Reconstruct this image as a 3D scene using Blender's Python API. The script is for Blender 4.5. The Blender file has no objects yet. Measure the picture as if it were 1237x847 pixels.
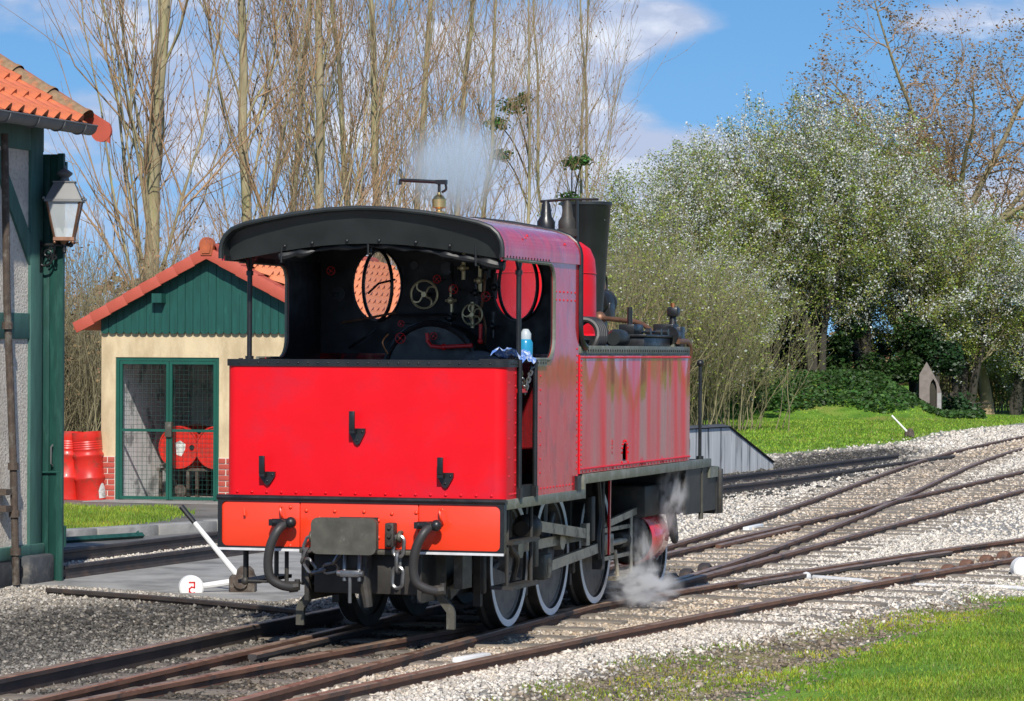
import bpy, bmesh, math, random
import numpy as np
from mathutils import Vector, Matrix
from mathutils.geometry import tessellate_polygon
random.seed(7)
RNG = np.random.default_rng(11)
SC = bpy.context.scene
COL = SC.collection
R = math.radians
PI = math.pi

# ------------------------------------------------------------------ camera
FPX, CAMH, HY, CX = 4000.0, 2.0, 425.0, 618.5      # focal length in photo pixels, eye height, horizon row, centre column
ROLL = 0.0046
cam = bpy.data.cameras.new('camera')
cam.sensor_width = 36.0
cam.lens = FPX / 1237.0 * 36.0
cam.shift_y = 1.5 / 1237.0
cam.clip_start = 0.5
cam.clip_end = 5000.0
cam_ob = bpy.data.objects.new('camera', cam)
COL.objects.link(cam_ob)
cam_ob.matrix_world = Matrix.Translation((0, 0, CAMH)) @ Matrix.Rotation(PI/2, 4, 'X') @ Matrix.Rotation(ROLL, 4, 'Z')
SC.camera = cam_ob

# ------------------------------------------------------------------ sun, sky, exposure
SUN_EL, SUN_AZ = R(40), R(-3)                      # azimuth: to the left of straight behind the camera
to_sun = Vector((-math.sin(SUN_AZ)*math.cos(SUN_EL), -math.cos(SUN_AZ)*math.cos(SUN_EL), math.sin(SUN_EL)))
sun = bpy.data.lights.new('sun', 'SUN')
sun.energy = 3.1
sun.angle = R(0.9)
sun.color = (1.0, 0.95, 0.87)
sun_ob = bpy.data.objects.new('sun', sun)
COL.objects.link(sun_ob)
sun_ob.rotation_euler = to_sun.to_track_quat('Z', 'Y').to_euler()
sun_ob.location = (-20, -30, 40)

world = bpy.data.worlds.new('World')
SC.world = world
world.use_nodes = True
W = world.node_tree
W.nodes.clear()
def wn(t, **k):
    n = W.nodes.new(t)
    for a, b in k.items():
        setattr(n, a, b)
    return n
def wmath(op, a, b=None, c=None, clamp=False):
    n = wn('ShaderNodeMath', operation=op, use_clamp=clamp)
    for i, q in enumerate((a, b, c)):
        if q is None:
            continue
        if isinstance(q, (int, float)):
            n.inputs[i].default_value = q
        else:
            W.links.new(q, n.inputs[i])
    return n.outputs[0]
tc = wn('ShaderNodeTexCoord')
sep = wn('ShaderNodeSeparateXYZ'); W.links.new(tc.outputs['Generated'], sep.inputs[0])
dx, dy, dz = sep.outputs
# the clear sky, a little deeper than the milky band right on the horizon
zup = wmath('MULTIPLY_ADD', wmath('MAXIMUM', dz, 0.0), 0.85, 0.15)
cmb = wn('ShaderNodeCombineXYZ')
W.links.new(dx, cmb.inputs[0]); W.links.new(dy, cmb.inputs[1]); W.links.new(zup, cmb.inputs[2])
nrm = wn('ShaderNodeVectorMath', operation='NORMALIZE'); W.links.new(cmb.outputs[0], nrm.inputs[0])
sky = wn('ShaderNodeTexSky', sky_type='NISHITA')
sky.sun_disc = False
sky.sun_elevation = SUN_EL
sky.sun_rotation = math.atan2(to_sun.x, to_sun.y)
sky.air_density = 1.0; sky.dust_density = 0.25; sky.ozone_density = 3.0; sky.altitude = 100
W.links.new(nrm.outputs[0], sky.inputs[0])
hsv = wn('ShaderNodeHueSaturation'); hsv.inputs['Saturation'].default_value = 1.25; hsv.inputs['Value'].default_value = 0.52
W.links.new(sky.outputs[0], hsv.inputs['Color'])
# clouds: broken fair weather cumulus, the same field all round the sky
cv = wn('ShaderNodeVectorMath', operation='MULTIPLY'); W.links.new(tc.outputs['Generated'], cv.inputs[0])
cv.inputs[1].default_value = (1.0, 0.55, 2.3)
cw = wn('ShaderNodeTexNoise'); cw.inputs['Scale'].default_value = 9.0; cw.inputs['Detail'].default_value = 8; cw.inputs['Roughness'].default_value = 0.56
W.links.new(cv.outputs[0], cw.inputs['Vector'])
cw2 = wn('ShaderNodeTexNoise'); cw2.inputs['Scale'].default_value = 34.0; cw2.inputs['Detail'].default_value = 6; cw2.inputs['Roughness'].default_value = 0.6
W.links.new(cv.outputs[0], cw2.inputs['Vector'])
def cloud(px, py, wx, wy, amp):
    """one cloud: a soft ellipse round a direction of the sky"""
    ax, az = (px - CX)/FPX, (HY - py)/FPX
    a = wmath('DIVIDE', wmath('SUBTRACT', dx, ax), wx/FPX)
    b = wmath('DIVIDE', wmath('SUBTRACT', dz, az), wy/FPX)
    d = wmath('ADD', wmath('MULTIPLY', a, a), wmath('MULTIPLY', b, b))
    e = wmath('MULTIPLY', wmath('EXPONENT', wmath('MULTIPLY', d, -1.0)), amp)
    return wmath('MULTIPLY', e, wmath('GREATER_THAN', dy, 0.0))
dens = wmath('MULTIPLY_ADD', wmath('SUBTRACT', cw2.outputs[0], 0.5), 0.62, cw.outputs[0])
for c in ((812, 30, 62, 24, .34), (740, 55, 90, 50, .20), (640, 80, 150, 90, .20), (850, 178, 190, 36, .50), (700, 200, 130, 60, .22),
          (330, 90, 330, 130, .20), (60, 150, 120, 60, .16), (90, 20, 120, 60, .18), (1120, 28, 70, 26, .42), (1190, 240, 110, 50, .40), (520, 300, 600, 60, .25),
          (1000, 85, 190, 95, -.50), (60, 85, 100, 45, -.30), (880, 105, 110, 34, -.35), (1090, 160, 130, 70, -.22)):
    dens = wmath('ADD', dens, cloud(*c))
mr = wn('ShaderNodeMapRange', interpolation_type='SMOOTHSTEP')
mr.inputs['From Min'].default_value = 0.44; mr.inputs['From Max'].default_value = 0.80
mr.inputs['To Min'].default_value = 0.0; mr.inputs['To Max'].default_value = 0.92
W.links.new(dens, mr.inputs['Value'])
shade = wn('ShaderNodeMapRange'); shade.inputs['From Min'].default_value = 0.62; shade.inputs['From Max'].default_value = 1.0
W.links.new(wmath('ADD', cw2.outputs[0], wmath('MULTIPLY', mr.outputs[0], 0.18)), shade.inputs['Value'])
ccol = wn('ShaderNodeMix', data_type='RGBA')
ccol.inputs['A'].default_value = (2.2, 2.5, 3.3, 1); ccol.inputs['B'].default_value = (4.6, 4.75, 5.0, 1)
W.links.new(shade.outputs[0], ccol.inputs['Factor'])
smix = wn('ShaderNodeMix', data_type='RGBA')
W.links.new(mr.outputs[0], smix.inputs['Factor']); W.links.new(hsv.outputs[0], smix.inputs['A']); W.links.new(ccol.outputs['Result'], smix.inputs['B'])
bg = wn('ShaderNodeBackground'); bg.inputs['Strength'].default_value = 0.15
W.links.new(smix.outputs['Result'], bg.inputs['Color'])
wo = wn('ShaderNodeOutputWorld'); W.links.new(bg.outputs[0], wo.inputs['Surface'])

SC.view_settings.view_transform = 'Standard'
SC.view_settings.look = 'None'
SC.view_settings.exposure = 0.66
SC.view_settings.gamma = 1.0
SC.view_settings.use_curve_mapping = False
SC.cycles.max_bounces = 6
SC.cycles.volume_bounces = 3
SC.cycles.transparent_max_bounces = 8
SC.cycles.volume_step_rate = 2.0
SC.cycles.volume_max_steps = 128

# ------------------------------------------------------------------ places: photo pixel -> point on the ground; track-aligned frame
TH = R(16.9)
UX, UY = math.sin(TH), math.cos(TH)
def ground(px, py, z=0.0):
    a, b = px - CX, py - HY
    x, y = a + ROLL*b, b - ROLL*a
    Y = (CAMH - z)*FPX/y
    return (x/FPX*Y, Y)
def st(s, t, z=0.0):
    """point given along (s) and across (t) the straight track"""
    return Vector((s*UX + t*UY, s*UY - t*UX, z))
def to_st(x, y):
    return (x*UX + y*UY, x*UY - y*UX)
T0, S0 = -7.14, 20.15                               # loco centre line and rear beam
def onside(px, py, t):
    """loco-local (t, s, z) of a photo pixel known to lie in the upright plane t"""
    a, b = px - CX, py - HY
    x, y = a + ROLL*b, b - ROLL*a
    k = x/FPX; tt = T0 + t
    s = (-k*tt*UX - tt*UY)/(UX - k*UY)
    Y = s*UY - tt*UX
    return Vector((t, s - S0, CAMH - y/FPX*Y))

# ------------------------------------------------------------------ materials
MATS = {}
class NT:
    def __init__(s, tree): s.t = tree
    def n(s, typ, **k):
        x = s.t.nodes.new(typ)
        for a, b in k.items(): setattr(x, a, b)
        return x
    def l(s, a, b): s.t.links.new(a, b)
def material(name, col, rough=0.6, metal=0.0, var=0.0, vscale=4.0, bump=0.0, bscale=60.0, coat=0.0, col2=None, c2lo=0.5, c2hi=0.65, c2scale=3.0, stretch=None, rvar=0.0, coord='Object', spec=0.5, attr=None, wave=0.0, wscale=3.0, transl=0.0, emit=None):
    m = bpy.data.materials.new(name); m.use_nodes = True
    t = NT(m.node_tree); bs = m.node_tree.nodes['Principled BSDF']
    bs.inputs['Roughness'].default_value = rough; bs.inputs['Metallic'].default_value = metal
    bs.inputs['Specular IOR Level'].default_value = spec
    bs.inputs['Coat Weight'].default_value = coat; bs.inputs['Coat Roughness'].default_value = 0.05; bs.inputs['Coat IOR'].default_value = 1.5 if coat < .9 else 1.62
    tcn = t.n('ShaderNodeTexCoord'); vec = tcn.outputs[coord]
    if stretch:
        mp = t.n('ShaderNodeMapping'); mp.inputs['Scale'].default_value = stretch; t.l(vec, mp.inputs['Vector']); vec2 = mp.outputs[0]
    else:
        vec2 = vec
    rgb = t.n('ShaderNodeRGB'); rgb.outputs[0].default_value = (*col, 1); out = rgb.outputs[0]
    if attr:
        at = t.n('ShaderNodeAttribute', attribute_name=attr)
        mm = t.n('ShaderNodeMix', data_type='RGBA', blend_type='MULTIPLY'); mm.inputs['Factor'].default_value = 1
        t.l(out, mm.inputs['A']); t.l(at.outputs['Color'], mm.inputs['B']); out = mm.outputs['Result']
    if col2 is not None:
        nz = t.n('ShaderNodeTexNoise'); nz.inputs['Scale'].default_value = c2scale; nz.inputs['Detail'].default_value = 7; nz.inputs['Roughness'].default_value = 0.65
        t.l(vec2, nz.inputs['Vector'])
        r = t.n('ShaderNodeMapRange', interpolation_type='SMOOTHSTEP'); r.inputs['From Min'].default_value = c2lo; r.inputs['From Max'].default_value = c2hi
        t.l(nz.outputs[0], r.inputs['Value'])
        mx = t.n('ShaderNodeMix', data_type='RGBA'); t.l(r.outputs[0], mx.inputs['Factor']); t.l(out, mx.inputs['A']); mx.inputs['B'].default_value = (*col2, 1)
        out = mx.outputs['Result']
    if var:
        nz = t.n('ShaderNodeTexNoise'); nz.inputs['Scale'].default_value = vscale; nz.inputs['Detail'].default_value = 5
        t.l(vec2, nz.inputs['Vector'])
        r = t.n('ShaderNodeMapRange'); r.inputs['From Min'].default_value = 0.25; r.inputs['From Max'].default_value = 0.75
        r.inputs['To Min'].default_value = 1 - var; r.inputs['To Max'].default_value = 1 + var
        t.l(nz.outputs[0], r.inputs['Value'])
        h = t.n('ShaderNodeHueSaturation'); t.l(out, h.inputs['Color']); t.l(r.outputs[0], h.inputs['Value']); out = h.outputs[0]
    t.l(out, bs.inputs['Base Color'])
    if rvar:
        nz = t.n('ShaderNodeTexNoise'); nz.inputs['Scale'].default_value = vscale*2.3; nz.inputs['Detail'].default_value = 6
        t.l(vec2, nz.inputs['Vector'])
        r = t.n('ShaderNodeMapRange'); r.inputs['From Min'].default_value = 0.3; r.inputs['From Max'].default_value = 0.7
        r.inputs['To Min'].default_value = max(0.03, rough - rvar); r.inputs['To Max'].default_value = min(1, rough + rvar)
        t.l(nz.outputs[0], r.inputs['Value']); t.l(r.outputs[0], bs.inputs['Roughness'])
    last = None
    if wave:
        nz = t.n('ShaderNodeTexNoise'); nz.inputs['Scale'].default_value = wscale; nz.inputs['Detail'].default_value = 1.5
        t.l(vec2, nz.inputs['Vector'])
        b = t.n('ShaderNodeBump'); b.inputs['Strength'].default_value = 1.0; b.inputs['Distance'].default_value = wave
        t.l(nz.outputs[0], b.inputs['Height']); last = b.outputs[0]
    if bump:
        nz = t.n('ShaderNodeTexNoise'); nz.inputs['Scale'].default_value = bscale; nz.inputs['Detail'].default_value = 6
        t.l(vec2, nz.inputs['Vector'])
        b = t.n('ShaderNodeBump'); b.inputs['Strength'].default_value = 1.0; b.inputs['Distance'].default_value = bump
        t.l(nz.outputs[0], b.inputs['Height'])
        if last is not None: t.l(last, b.inputs['Normal'])
        last = b.outputs[0]
    if last is not None:
        t.l(last, bs.inputs['Normal'])
        if coat: t.l(last, bs.inputs['Coat Normal'])
    if transl:
        tr = t.n('ShaderNodeBsdfTranslucent'); t.l(out, tr.inputs['Color'])
        ms = t.n('ShaderNodeMixShader'); ms.inputs[0].default_value = transl
        t.l(bs.outputs[0], ms.inputs[1]); t.l(tr.outputs[0], ms.inputs[2])
        t.l(ms.outputs[0], m.node_tree.nodes['Material Output'].inputs['Surface'])
    MATS[name] = m
    return m
material('red_paint', (0.74, 0.005, 0.012), 0.42, var=0.07, vscale=2.5, coat=0.06, spec=0.22, col2=(0.60, 0.012, 0.026), c2scale=2.4, c2lo=.46, c2hi=.72, wave=0.0012, wscale=5.0, rvar=0.06)
material('red_tank', (0.68, 0.008, 0.016), 0.32, var=0.08, vscale=2.0, coat=1.0, spec=0.35, wave=0.10, wscale=1.0, stretch=(1.0, 2.1, .30), rvar=0.06, col2=(0.62, 0.016, 0.028), c2scale=2.6)
material('red_cab', (0.66, 0.009, 0.018), 0.34, var=0.08, vscale=2.0, coat=0.95, spec=0.35, wave=0.004, wscale=1.6, stretch=(1.0, 2.0, 1.0), rvar=0.12, col2=(0.44, 0.014, 0.03), c2scale=3.2)
material('beam_red', (0.86, 0.050, 0.014), 0.38, var=0.05, coat=0.3)
material('black_paint', (0.013, 0.014, 0.015), 0.36, var=0.3, vscale=6, rvar=0.12, bump=0.0004, bscale=90)
material('black_matt', (0.010, 0.010, 0.011), 0.6, var=0.4, vscale=5, rvar=0.15)
material('roof_black', (0.018, 0.022, 0.022), 0.42, var=0.35, vscale=5, wave=0.003, wscale=4)
material('canvas_black', (0.010, 0.011, 0.012), 0.5, var=0.3, wave=0.004, wscale=14)
material('grey_green', (0.155, 0.160, 0.120), 0.5, var=0.15, vscale=8, rvar=0.12, col2=(0.22, 0.22, 0.19), c2scale=9)
material('frame_black', (0.032, 0.029, 0.025), 0.55, var=0.4, vscale=8, bump=0.001, bscale=40, col2=(0.05, 0.042, 0.032), c2scale=7)
material('steel_rod', (0.42, 0.38, 0.30), 0.38, metal=0.45, var=0.2, vscale=9, col2=(0.14, 0.12, 0.09), c2scale=7)
material('worn_iron', (0.085, 0.080, 0.062), 0.55, metal=0.2, var=0.3, vscale=12, col2=(0.16, 0.155, 0.13), c2lo=.55, c2hi=.72, c2scale=14, bump=0.001, bscale=50)
material('chain_steel', (0.20, 0.20, 0.20), 0.35, metal=0.7, var=0.3, vscale=20)
material('tyre_white', (0.86, 0.86, 0.84), 0.55, var=0.10, vscale=9, col2=(0.5, 0.48, 0.44), c2lo=.62, c2hi=.78, c2scale=11)
material('wheel_grey', (0.17, 0.155, 0.138), 0.6, var=0.25, vscale=9, col2=(0.12, 0.11, 0.10), c2scale=16)
material('rubber', (0.035, 0.033, 0.032), 0.5, var=0.2)
material('brass', (0.80, 0.58, 0.24), 0.28, metal=1.0, var=0.1)
material('brass_dull', (0.68, 0.57, 0.33), 0.42, metal=0.6, var=0.1)
material('copper', (0.62, 0.25, 0.10), 0.34, metal=0.9, var=0.25, vscale=18)
material('copper_dull', (0.25, 0.13, 0.08), 0.5, metal=0.6, var=0.25, vscale=18)
material('red_fitting', (0.62, 0.015, 0.015), 0.4, var=0.1)
material('glass', (0.9, 0.93, 0.93), 0.05)
MATS['glass'].node_tree.nodes['Principled BSDF'].inputs['Alpha'].default_value = 0.22
material('lantern_glass', (0.75, 0.80, 0.80), 0.15, var=0.1)
MATS['lantern_glass'].node_tree.nodes['Principled BSDF'].inputs['Alpha'].default_value = 0.5
material('white_paint', (0.78, 0.78, 0.76), 0.5, var=0.06, col2=(0.42, 0.40, 0.36), c2lo=.62, c2hi=.75, c2scale=9)
material('white_line', (0.62, 0.62, 0.62), 0.5, var=0.15, vscale=14)
material('rail_rust', (0.165, 0.082, 0.050), 0.72, var=0.3, vscale=6, bump=0.001, bscale=60, col2=(0.055, 0.042, 0.036), c2scale=3)
material('rail_head', (0.33, 0.22, 0.15), 0.42, metal=0.35, var=0.25, vscale=7, col2=(0.16, 0.08, 0.045), c2scale=5)
material('rail_dark', (0.050, 0.042, 0.040), 0.6, metal=0.1, var=0.3, vscale=6, col2=(0.075, 0.05, 0.04), c2scale=4)
material('sleeper_wood', (0.23, 0.195, 0.155), 0.85, var=0.3, vscale=9, bump=0.004, bscale=20, stretch=(0.6, 9, 3), col2=(0.12, 0.10, 0.08), c2scale=4)
material('tile_orange', (0.56, 0.145, 0.055), 0.75, var=0.2, vscale=7, bump=0.001, bscale=70, attr=None, col2=(0.42, 0.11, 0.055), c2scale=5)
material('tile_red', (0.46, 0.085, 0.050), 0.68, var=0.15, vscale=4, col2=(0.44, 0.085, 0.055), c2scale=6)
material('tile_pale', (0.58, 0.195, 0.085), 0.8, var=0.2, vscale=5, bump=0.001, bscale=60, col2=(0.50, 0.17, 0.085), c2scale=4)
material('tile_moss', (0.26, 0.17, 0.095), 0.95, var=0.4, vscale=14, bump=0.006, bscale=35, col2=(0.38, 0.16, 0.08), c2scale=10)
material('ridge_cap', (0.42, 0.10, 0.035), 0.6, var=0.25, vscale=10, col2=(0.25, 0.07, 0.04), c2scale=9)
material('zinc', (0.15, 0.152, 0.15), 0.55, metal=0.3, var=0.2, vscale=5, col2=(0.14, 0.14, 0.14), c2scale=4)
material('green_paint', (0.010, 0.060, 0.046), 0.5, var=0.2, vscale=8, stretch=(3, 3, 0.6), col2=(0.02, 0.085, 0.068), c2scale=6)
material('green_board', (0.006, 0.070, 0.054), 0.55, var=0.25, vscale=6, stretch=(4, 4, 0.5), col2=(0.03, 0.15, 0.12), c2lo=.6, c2hi=.75, c2scale=7)
material('green_gate', (0.007, 0.085, 0.058), 0.5, var=0.15)
material('green_timber', (0.055, 0.145, 0.12), 0.75, var=0.25, vscale=6, stretch=(3, 3, 0.5), bump=0.002, bscale=30)
material('roughcast', (0.64, 0.58, 0.50), 0.95, var=0.18, vscale=4, bump=0.012, bscale=45, col2=(0.46, 0.40, 0.33), c2scale=28)
material('cream_render', (0.66, 0.53, 0.33), 0.9, var=0.10, vscale=3, bump=0.004, bscale=50, col2=(0.50, 0.385, 0.23), c2lo=.40, c2hi=.66, c2scale=2.2, stretch=(1.6, 1.6, .6))
material('inner_wall', (0.80, 0.82, 0.80), 0.9, var=0.15, vscale=3, col2=(0.28, 0.29, 0.29), c2scale=3)
material('breeze_block', (0.10, 0.10, 0.095), 0.95, var=0.2, bump=0.003)
material('brick_red', (0.42, 0.075, 0.052), 0.85, var=0.2, vscale=6, bump=0.002, bscale=50)
material('brick_pale', (0.22, 0.185, 0.165), 0.9, var=0.25, vscale=6, bump=0.002, bscale=50)
material('brick_white', (0.36, 0.35, 0.34), 0.9, var=0.2, vscale=6, bump=0.002)
material('mortar', (0.62, 0.55, 0.47), 0.95, var=0.12)
material('mortar_dark', (0.30, 0.26, 0.22), 0.95, var=0.12)
material('drum_red', (0.62, 0.022, 0.012), 0.42, var=0.2, vscale=4, coat=0.1, col2=(0.30, 0.05, 0.03), c2lo=.52, c2hi=.70, c2scale=7, wave=.012, wscale=5)
material('drum_chip', (0.62, 0.62, 0.58), 0.7, var=0.2, col2=(0.3, 0.3, 0.28), c2scale=9)
material('concrete', (0.31, 0.30, 0.28), 0.85, var=0.28, vscale=2.6, bump=0.004, bscale=30, col2=(0.17, 0.165, 0.155), c2lo=.46, c2hi=.70, c2scale=1.5)
material('tarmac_wet', (0.15, 0.145, 0.135), 0.6, var=0.25, vscale=1.2, bump=0.003, bscale=50, col2=(0.085, 0.082, 0.078), c2scale=0.8, rvar=0.2)
material('ramp_concrete', (0.52, 0.53, 0.53), 0.9, var=0.2, vscale=3, stretch=(3, 3, 0.25), bump=0.004, bscale=14, col2=(0.13, 0.14, 0.15), c2lo=.48, c2hi=.66, c2scale=2.4)
material('stone_dark', (0.060, 0.064, 0.070), 0.85, var=0.35, vscale=5, bump=0.008, bscale=14, col2=(0.15, 0.14, 0.125), c2lo=.56, c2hi=.7, c2scale=6)
material('rusty_iron', (0.075, 0.055, 0.042), 0.8, var=0.4, vscale=15, bump=0.004, bscale=40, col2=(0.13, 0.115, 0.095), c2scale=11)
material('blue_plastic', (0.02, 0.26, 0.45), 0.25)
material('blue_cloth', (0.10, 0.22, 0.58), 0.8, col2=(0.55, 0.62, 0.75), c2scale=40, c2lo=.5, c2hi=.56)
material('pale_plastic', (0.45, 0.50, 0.52), 0.3)
material('bark_poplar', (0.31, 0.265, 0.155), 0.9, var=0.3, vscale=2.5, stretch=(3, 3, 0.6), bump=0.01, bscale=9, col2=(0.27, 0.255, 0.115), c2lo=.5, c2hi=.66, c2scale=1.2)
material('twig_tan', (0.36, 0.23, 0.125), 0.9, var=0.3, vscale=1.2)
material('twig_brown', (0.235, 0.205, 0.115), 0.9, var=0.3, vscale=1.5)
material('twig_grey', (0.27, 0.225, 0.13), 0.9, var=0.3, vscale=0.7)
material('bark_dark', (0.050, 0.045, 0.034), 0.95, var=0.3, vscale=3, bump=0.01, bscale=9)
material('bark_pale', (0.33, 0.25, 0.15), 0.9, var=0.25, vscale=2, stretch=(2, 2, 0.5), bump=0.01, bscale=8)
material('leaf_olive', (0.285, 0.345, 0.062), 0.7, var=0.35, vscale=0.9, attr='col', transl=0.3)
material('leaf_green', (0.050, 0.120, 0.022), 0.6, var=0.35, vscale=1.2, attr='col', transl=0.25)
material('leaf_ivy', (0.022, 0.062, 0.016), 0.5, var=0.4, vscale=1.0, attr='col', transl=0.15)
material('leaf_brown', (0.30, 0.20, 0.105), 0.85, var=0.3, vscale=1.0, attr='col', transl=0.2)
material('blossom', (0.72, 0.74, 0.70), 0.7, var=0.08, vscale=2, attr='col', transl=0.3)
material('grass_blade', (0.185, 0.37, 0.040), 0.65, var=0.3, vscale=1.5, attr='col', transl=0.3, coord='Object')
material('stone_chip', (0.66, 0.64, 0.60), 0.9, attr='col', bump=0.002, bscale=60)
material('yellow_hedge', (0.27, 0.235, 0.085), 0.9, var=0.2, attr='col', transl=0.2)

# ------------------------------------------------------------------ mesh helpers
def finish(me, name, mat, parent=None, angle=35, smooth=True):
    if mat is not None:
        for m in (mat if isinstance(mat, (list, tuple)) else [mat]):
            me.materials.append(MATS[m])
    if smooth:
        me.polygons.foreach_set('use_smooth', [True]*len(me.polygons))
        me.set_sharp_from_angle(angle=R(angle))
    o = bpy.data.objects.new(name, me)
    COL.objects.link(o)
    if parent is not None:
        o.parent = parent
    return o
class MB:
    """collects boxes, tubes, prisms and turned shapes for ONE mesh object"""
    def __init__(s): s.v = []; s.f = []; s.mi = []
    def add(s, vs, fs, m=0):
        b = len(s.v); s.v += [tuple(q) for q in vs]; s.f += [tuple(i + b for i in f) for f in fs]; s.mi += [m]*len(fs); return s
    def box(s, x0, x1, y0, y1, z0, z1, m=0, rot=None, bev=0.0):
        if bev:
            bm = bmesh.new()
            bmesh.ops.create_cube(bm, size=1.0)
            for q in bm.verts: q.co = ((x0+x1)/2 + q.co.x*(x1-x0), (y0+y1)/2 + q.co.y*(y1-y0), (z0+z1)/2 + q.co.z*(z1-z0))
            bmesh.ops.bevel(bm, geom=bm.edges[:], offset=bev, segments=2, affect='EDGES', profile=0.5)
            vs = [q.co.copy() for q in bm.verts]; bm.verts.index_update(); fs = [[q.index for q in f.verts] for f in bm.faces]; bm.free()
        else:
            vs = [(x, y, z) for z in (z0, z1) for y in (y0, y1) for x in (x0, x1)]
            fs = [(0, 2, 3, 1), (4, 5, 7, 6), (0, 1, 5, 4), (2, 6, 7, 3), (0, 4, 6, 2), (1, 3, 7, 5)]
        if rot is not None:
            c = Vector(((x0+x1)/2, (y0+y1)/2, (z0+z1)/2)); vs = [rot @ (Vector(q) - c) + c for q in vs]
        return s.add(vs, fs, m)
    def tube(s, pts, r, n=8, m=0, cap=True, closed=False, flat=None):
        pts = [Vector(p) for p in pts]; k = len(pts); rr = r if isinstance(r, (list, tuple)) else [r]*k
        vs = []; fs = []; ref = None
        for i, p in enumerate(pts):
            if closed: d = pts[(i+1) % k] - pts[i-1]
            else: d = pts[min(i+1, k-1)] - pts[max(i-1, 0)]
            d.normalize()
            if ref is None:
                ref = Vector((0, 0, 1)) if abs(d.z) < 0.9 else Vector((1, 0, 0))
            a = d.cross(ref); 
            if a.length < 1e-6: a = d.orthogonal()
            a.normalize(); b = a.cross(d).normalized(); ref = b
            for j in range(n):
                w = 2*PI*j/n
                ca, sa = math.cos(w), math.sin(w)
                if flat: ca *= flat[0]; sa *= flat[1]
                vs.append(p + a*ca*rr[i] + b*sa*rr[i])
        for i in range(k if closed else k-1):
            for j in range(n):
                i2 = (i+1) % k
                fs.append((i*n + j, i*n + (j+1) % n, i2*n + (j+1) % n, i2*n + j))
        if cap and not closed:
            fs.append(tuple(range(n))[::-1]); fs.append(tuple((k-1)*n + j for j in range(n)))
        return s.add(vs, fs, m)
    def bar(s, p0, p1, hx, hz, m=0):
        """flat bar running fore and aft: half thickness hx across, half depth hz"""
        p0, p1 = Vector(p0), Vector(p1); d = (p1-p0).normalized(); n = Vector((0, -d.z, d.y)).normalized()*hz; x = Vector((hx, 0, 0))
        V = [p0-x-n, p0+x-n, p0+x+n, p0-x+n, p1-x-n, p1+x-n, p1+x+n, p1-x+n]
        return s.add(V, [(0, 1, 2, 3), (4, 7, 6, 5), (0, 4, 5, 1), (1, 5, 6, 2), (2, 6, 7, 3), (3, 7, 4, 0)], m)
    def cyl(s, p0, p1, r0, r1=None, n=16, m=0):
        return s.tube([p0, p1], [r0, r0 if r1 is None else r1], n, m)
    def lathe(s, prof, o=(0, 0, 0), axis='Z', n=24, m=0, a0=0, a1=2*PI):
        """prof: list of (radius, height along the axis)"""
        o = Vector(o); vs = []; fs = []; full = abs(a1 - a0 - 2*PI) < 1e-6; k = n if full else n+1
        for r, h in prof:
            for j in range(k):
                w = a0 + (a1-a0)*j/n; c, q = r*math.cos(w), r*math.sin(w)
                vs.append(o + Vector({'Z': (c, q, h), 'Y': (c, h, q), 'X': (h, c, q)}[axis]))
        for i in range(len(prof)-1):
            for j in range(n):
                j2 = (j+1) % k
                fs.append((i*k+j, i*k+j2, (i+1)*k+j2, (i+1)*k+j))
        return s.add(vs, fs, m)
    def sphere(s, c, r, n=10, m=0, sc=(1, 1, 1)):
        vs = []; fs = []
        c = Vector(c)
        for i in range(n+1):
            a = PI*i/n
            for j in range(2*n):
                w = PI*j/n
                vs.append(c + Vector((r*sc[0]*math.sin(a)*math.cos(w), r*sc[1]*math.sin(a)*math.sin(w), r*sc[2]*math.cos(a))))
        for i in range(n):
            for j in range(2*n):
                fs.append((i*2*n+j, (i+1)*2*n+j, (i+1)*2*n+(j+1) % (2*n), i*2*n+(j+1) % (2*n)))
        return s.add(vs, fs, m)
    def plate(s, outer, holes, fn, d0, d1, m=0):
        """a flat plate with holes: outer and holes are 2D loops, fn(a, b, depth) -> point"""
        loops = [[Vector((a, b, 0)) for a, b in L] for L in [outer] + list(holes)]
        flat = [p for L in loops for p in L]; n = len(flat)
        tri = tessellate_polygon(loops)
        vs = [fn(p.x, p.y, d0) for p in flat] + [fn(p.x, p.y, d1) for p in flat]
        fs = [tuple(t) for t in tri] + [tuple(i + n for i in t[::-1]) for t in tri]
        b = 0
        for L in loops:
            k = len(L)
            for i in range(k):
                j = (i+1) % k; fs.append((b+i, b+j, n+b+j, n+b+i))
            b += k
        return s.add(vs, fs, m)
    def build(s, name, mat, parent=None, angle=35, smooth=True, recalc=True):
        me = bpy.data.meshes.new(name)
        me.from_pydata(s.v, [], s.f)
        if isinstance(mat, (list, tuple)):
            me.polygons.foreach_set('material_index', s.mi)
        if recalc:
            bm = bmesh.new(); bm.from_mesh(me); bmesh.ops.recalc_face_normals(bm, faces=bm.faces[:]); bm.to_mesh(me); bm.free()
        me.update()
        return finish(me, name, mat, parent, angle, smooth)
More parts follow.
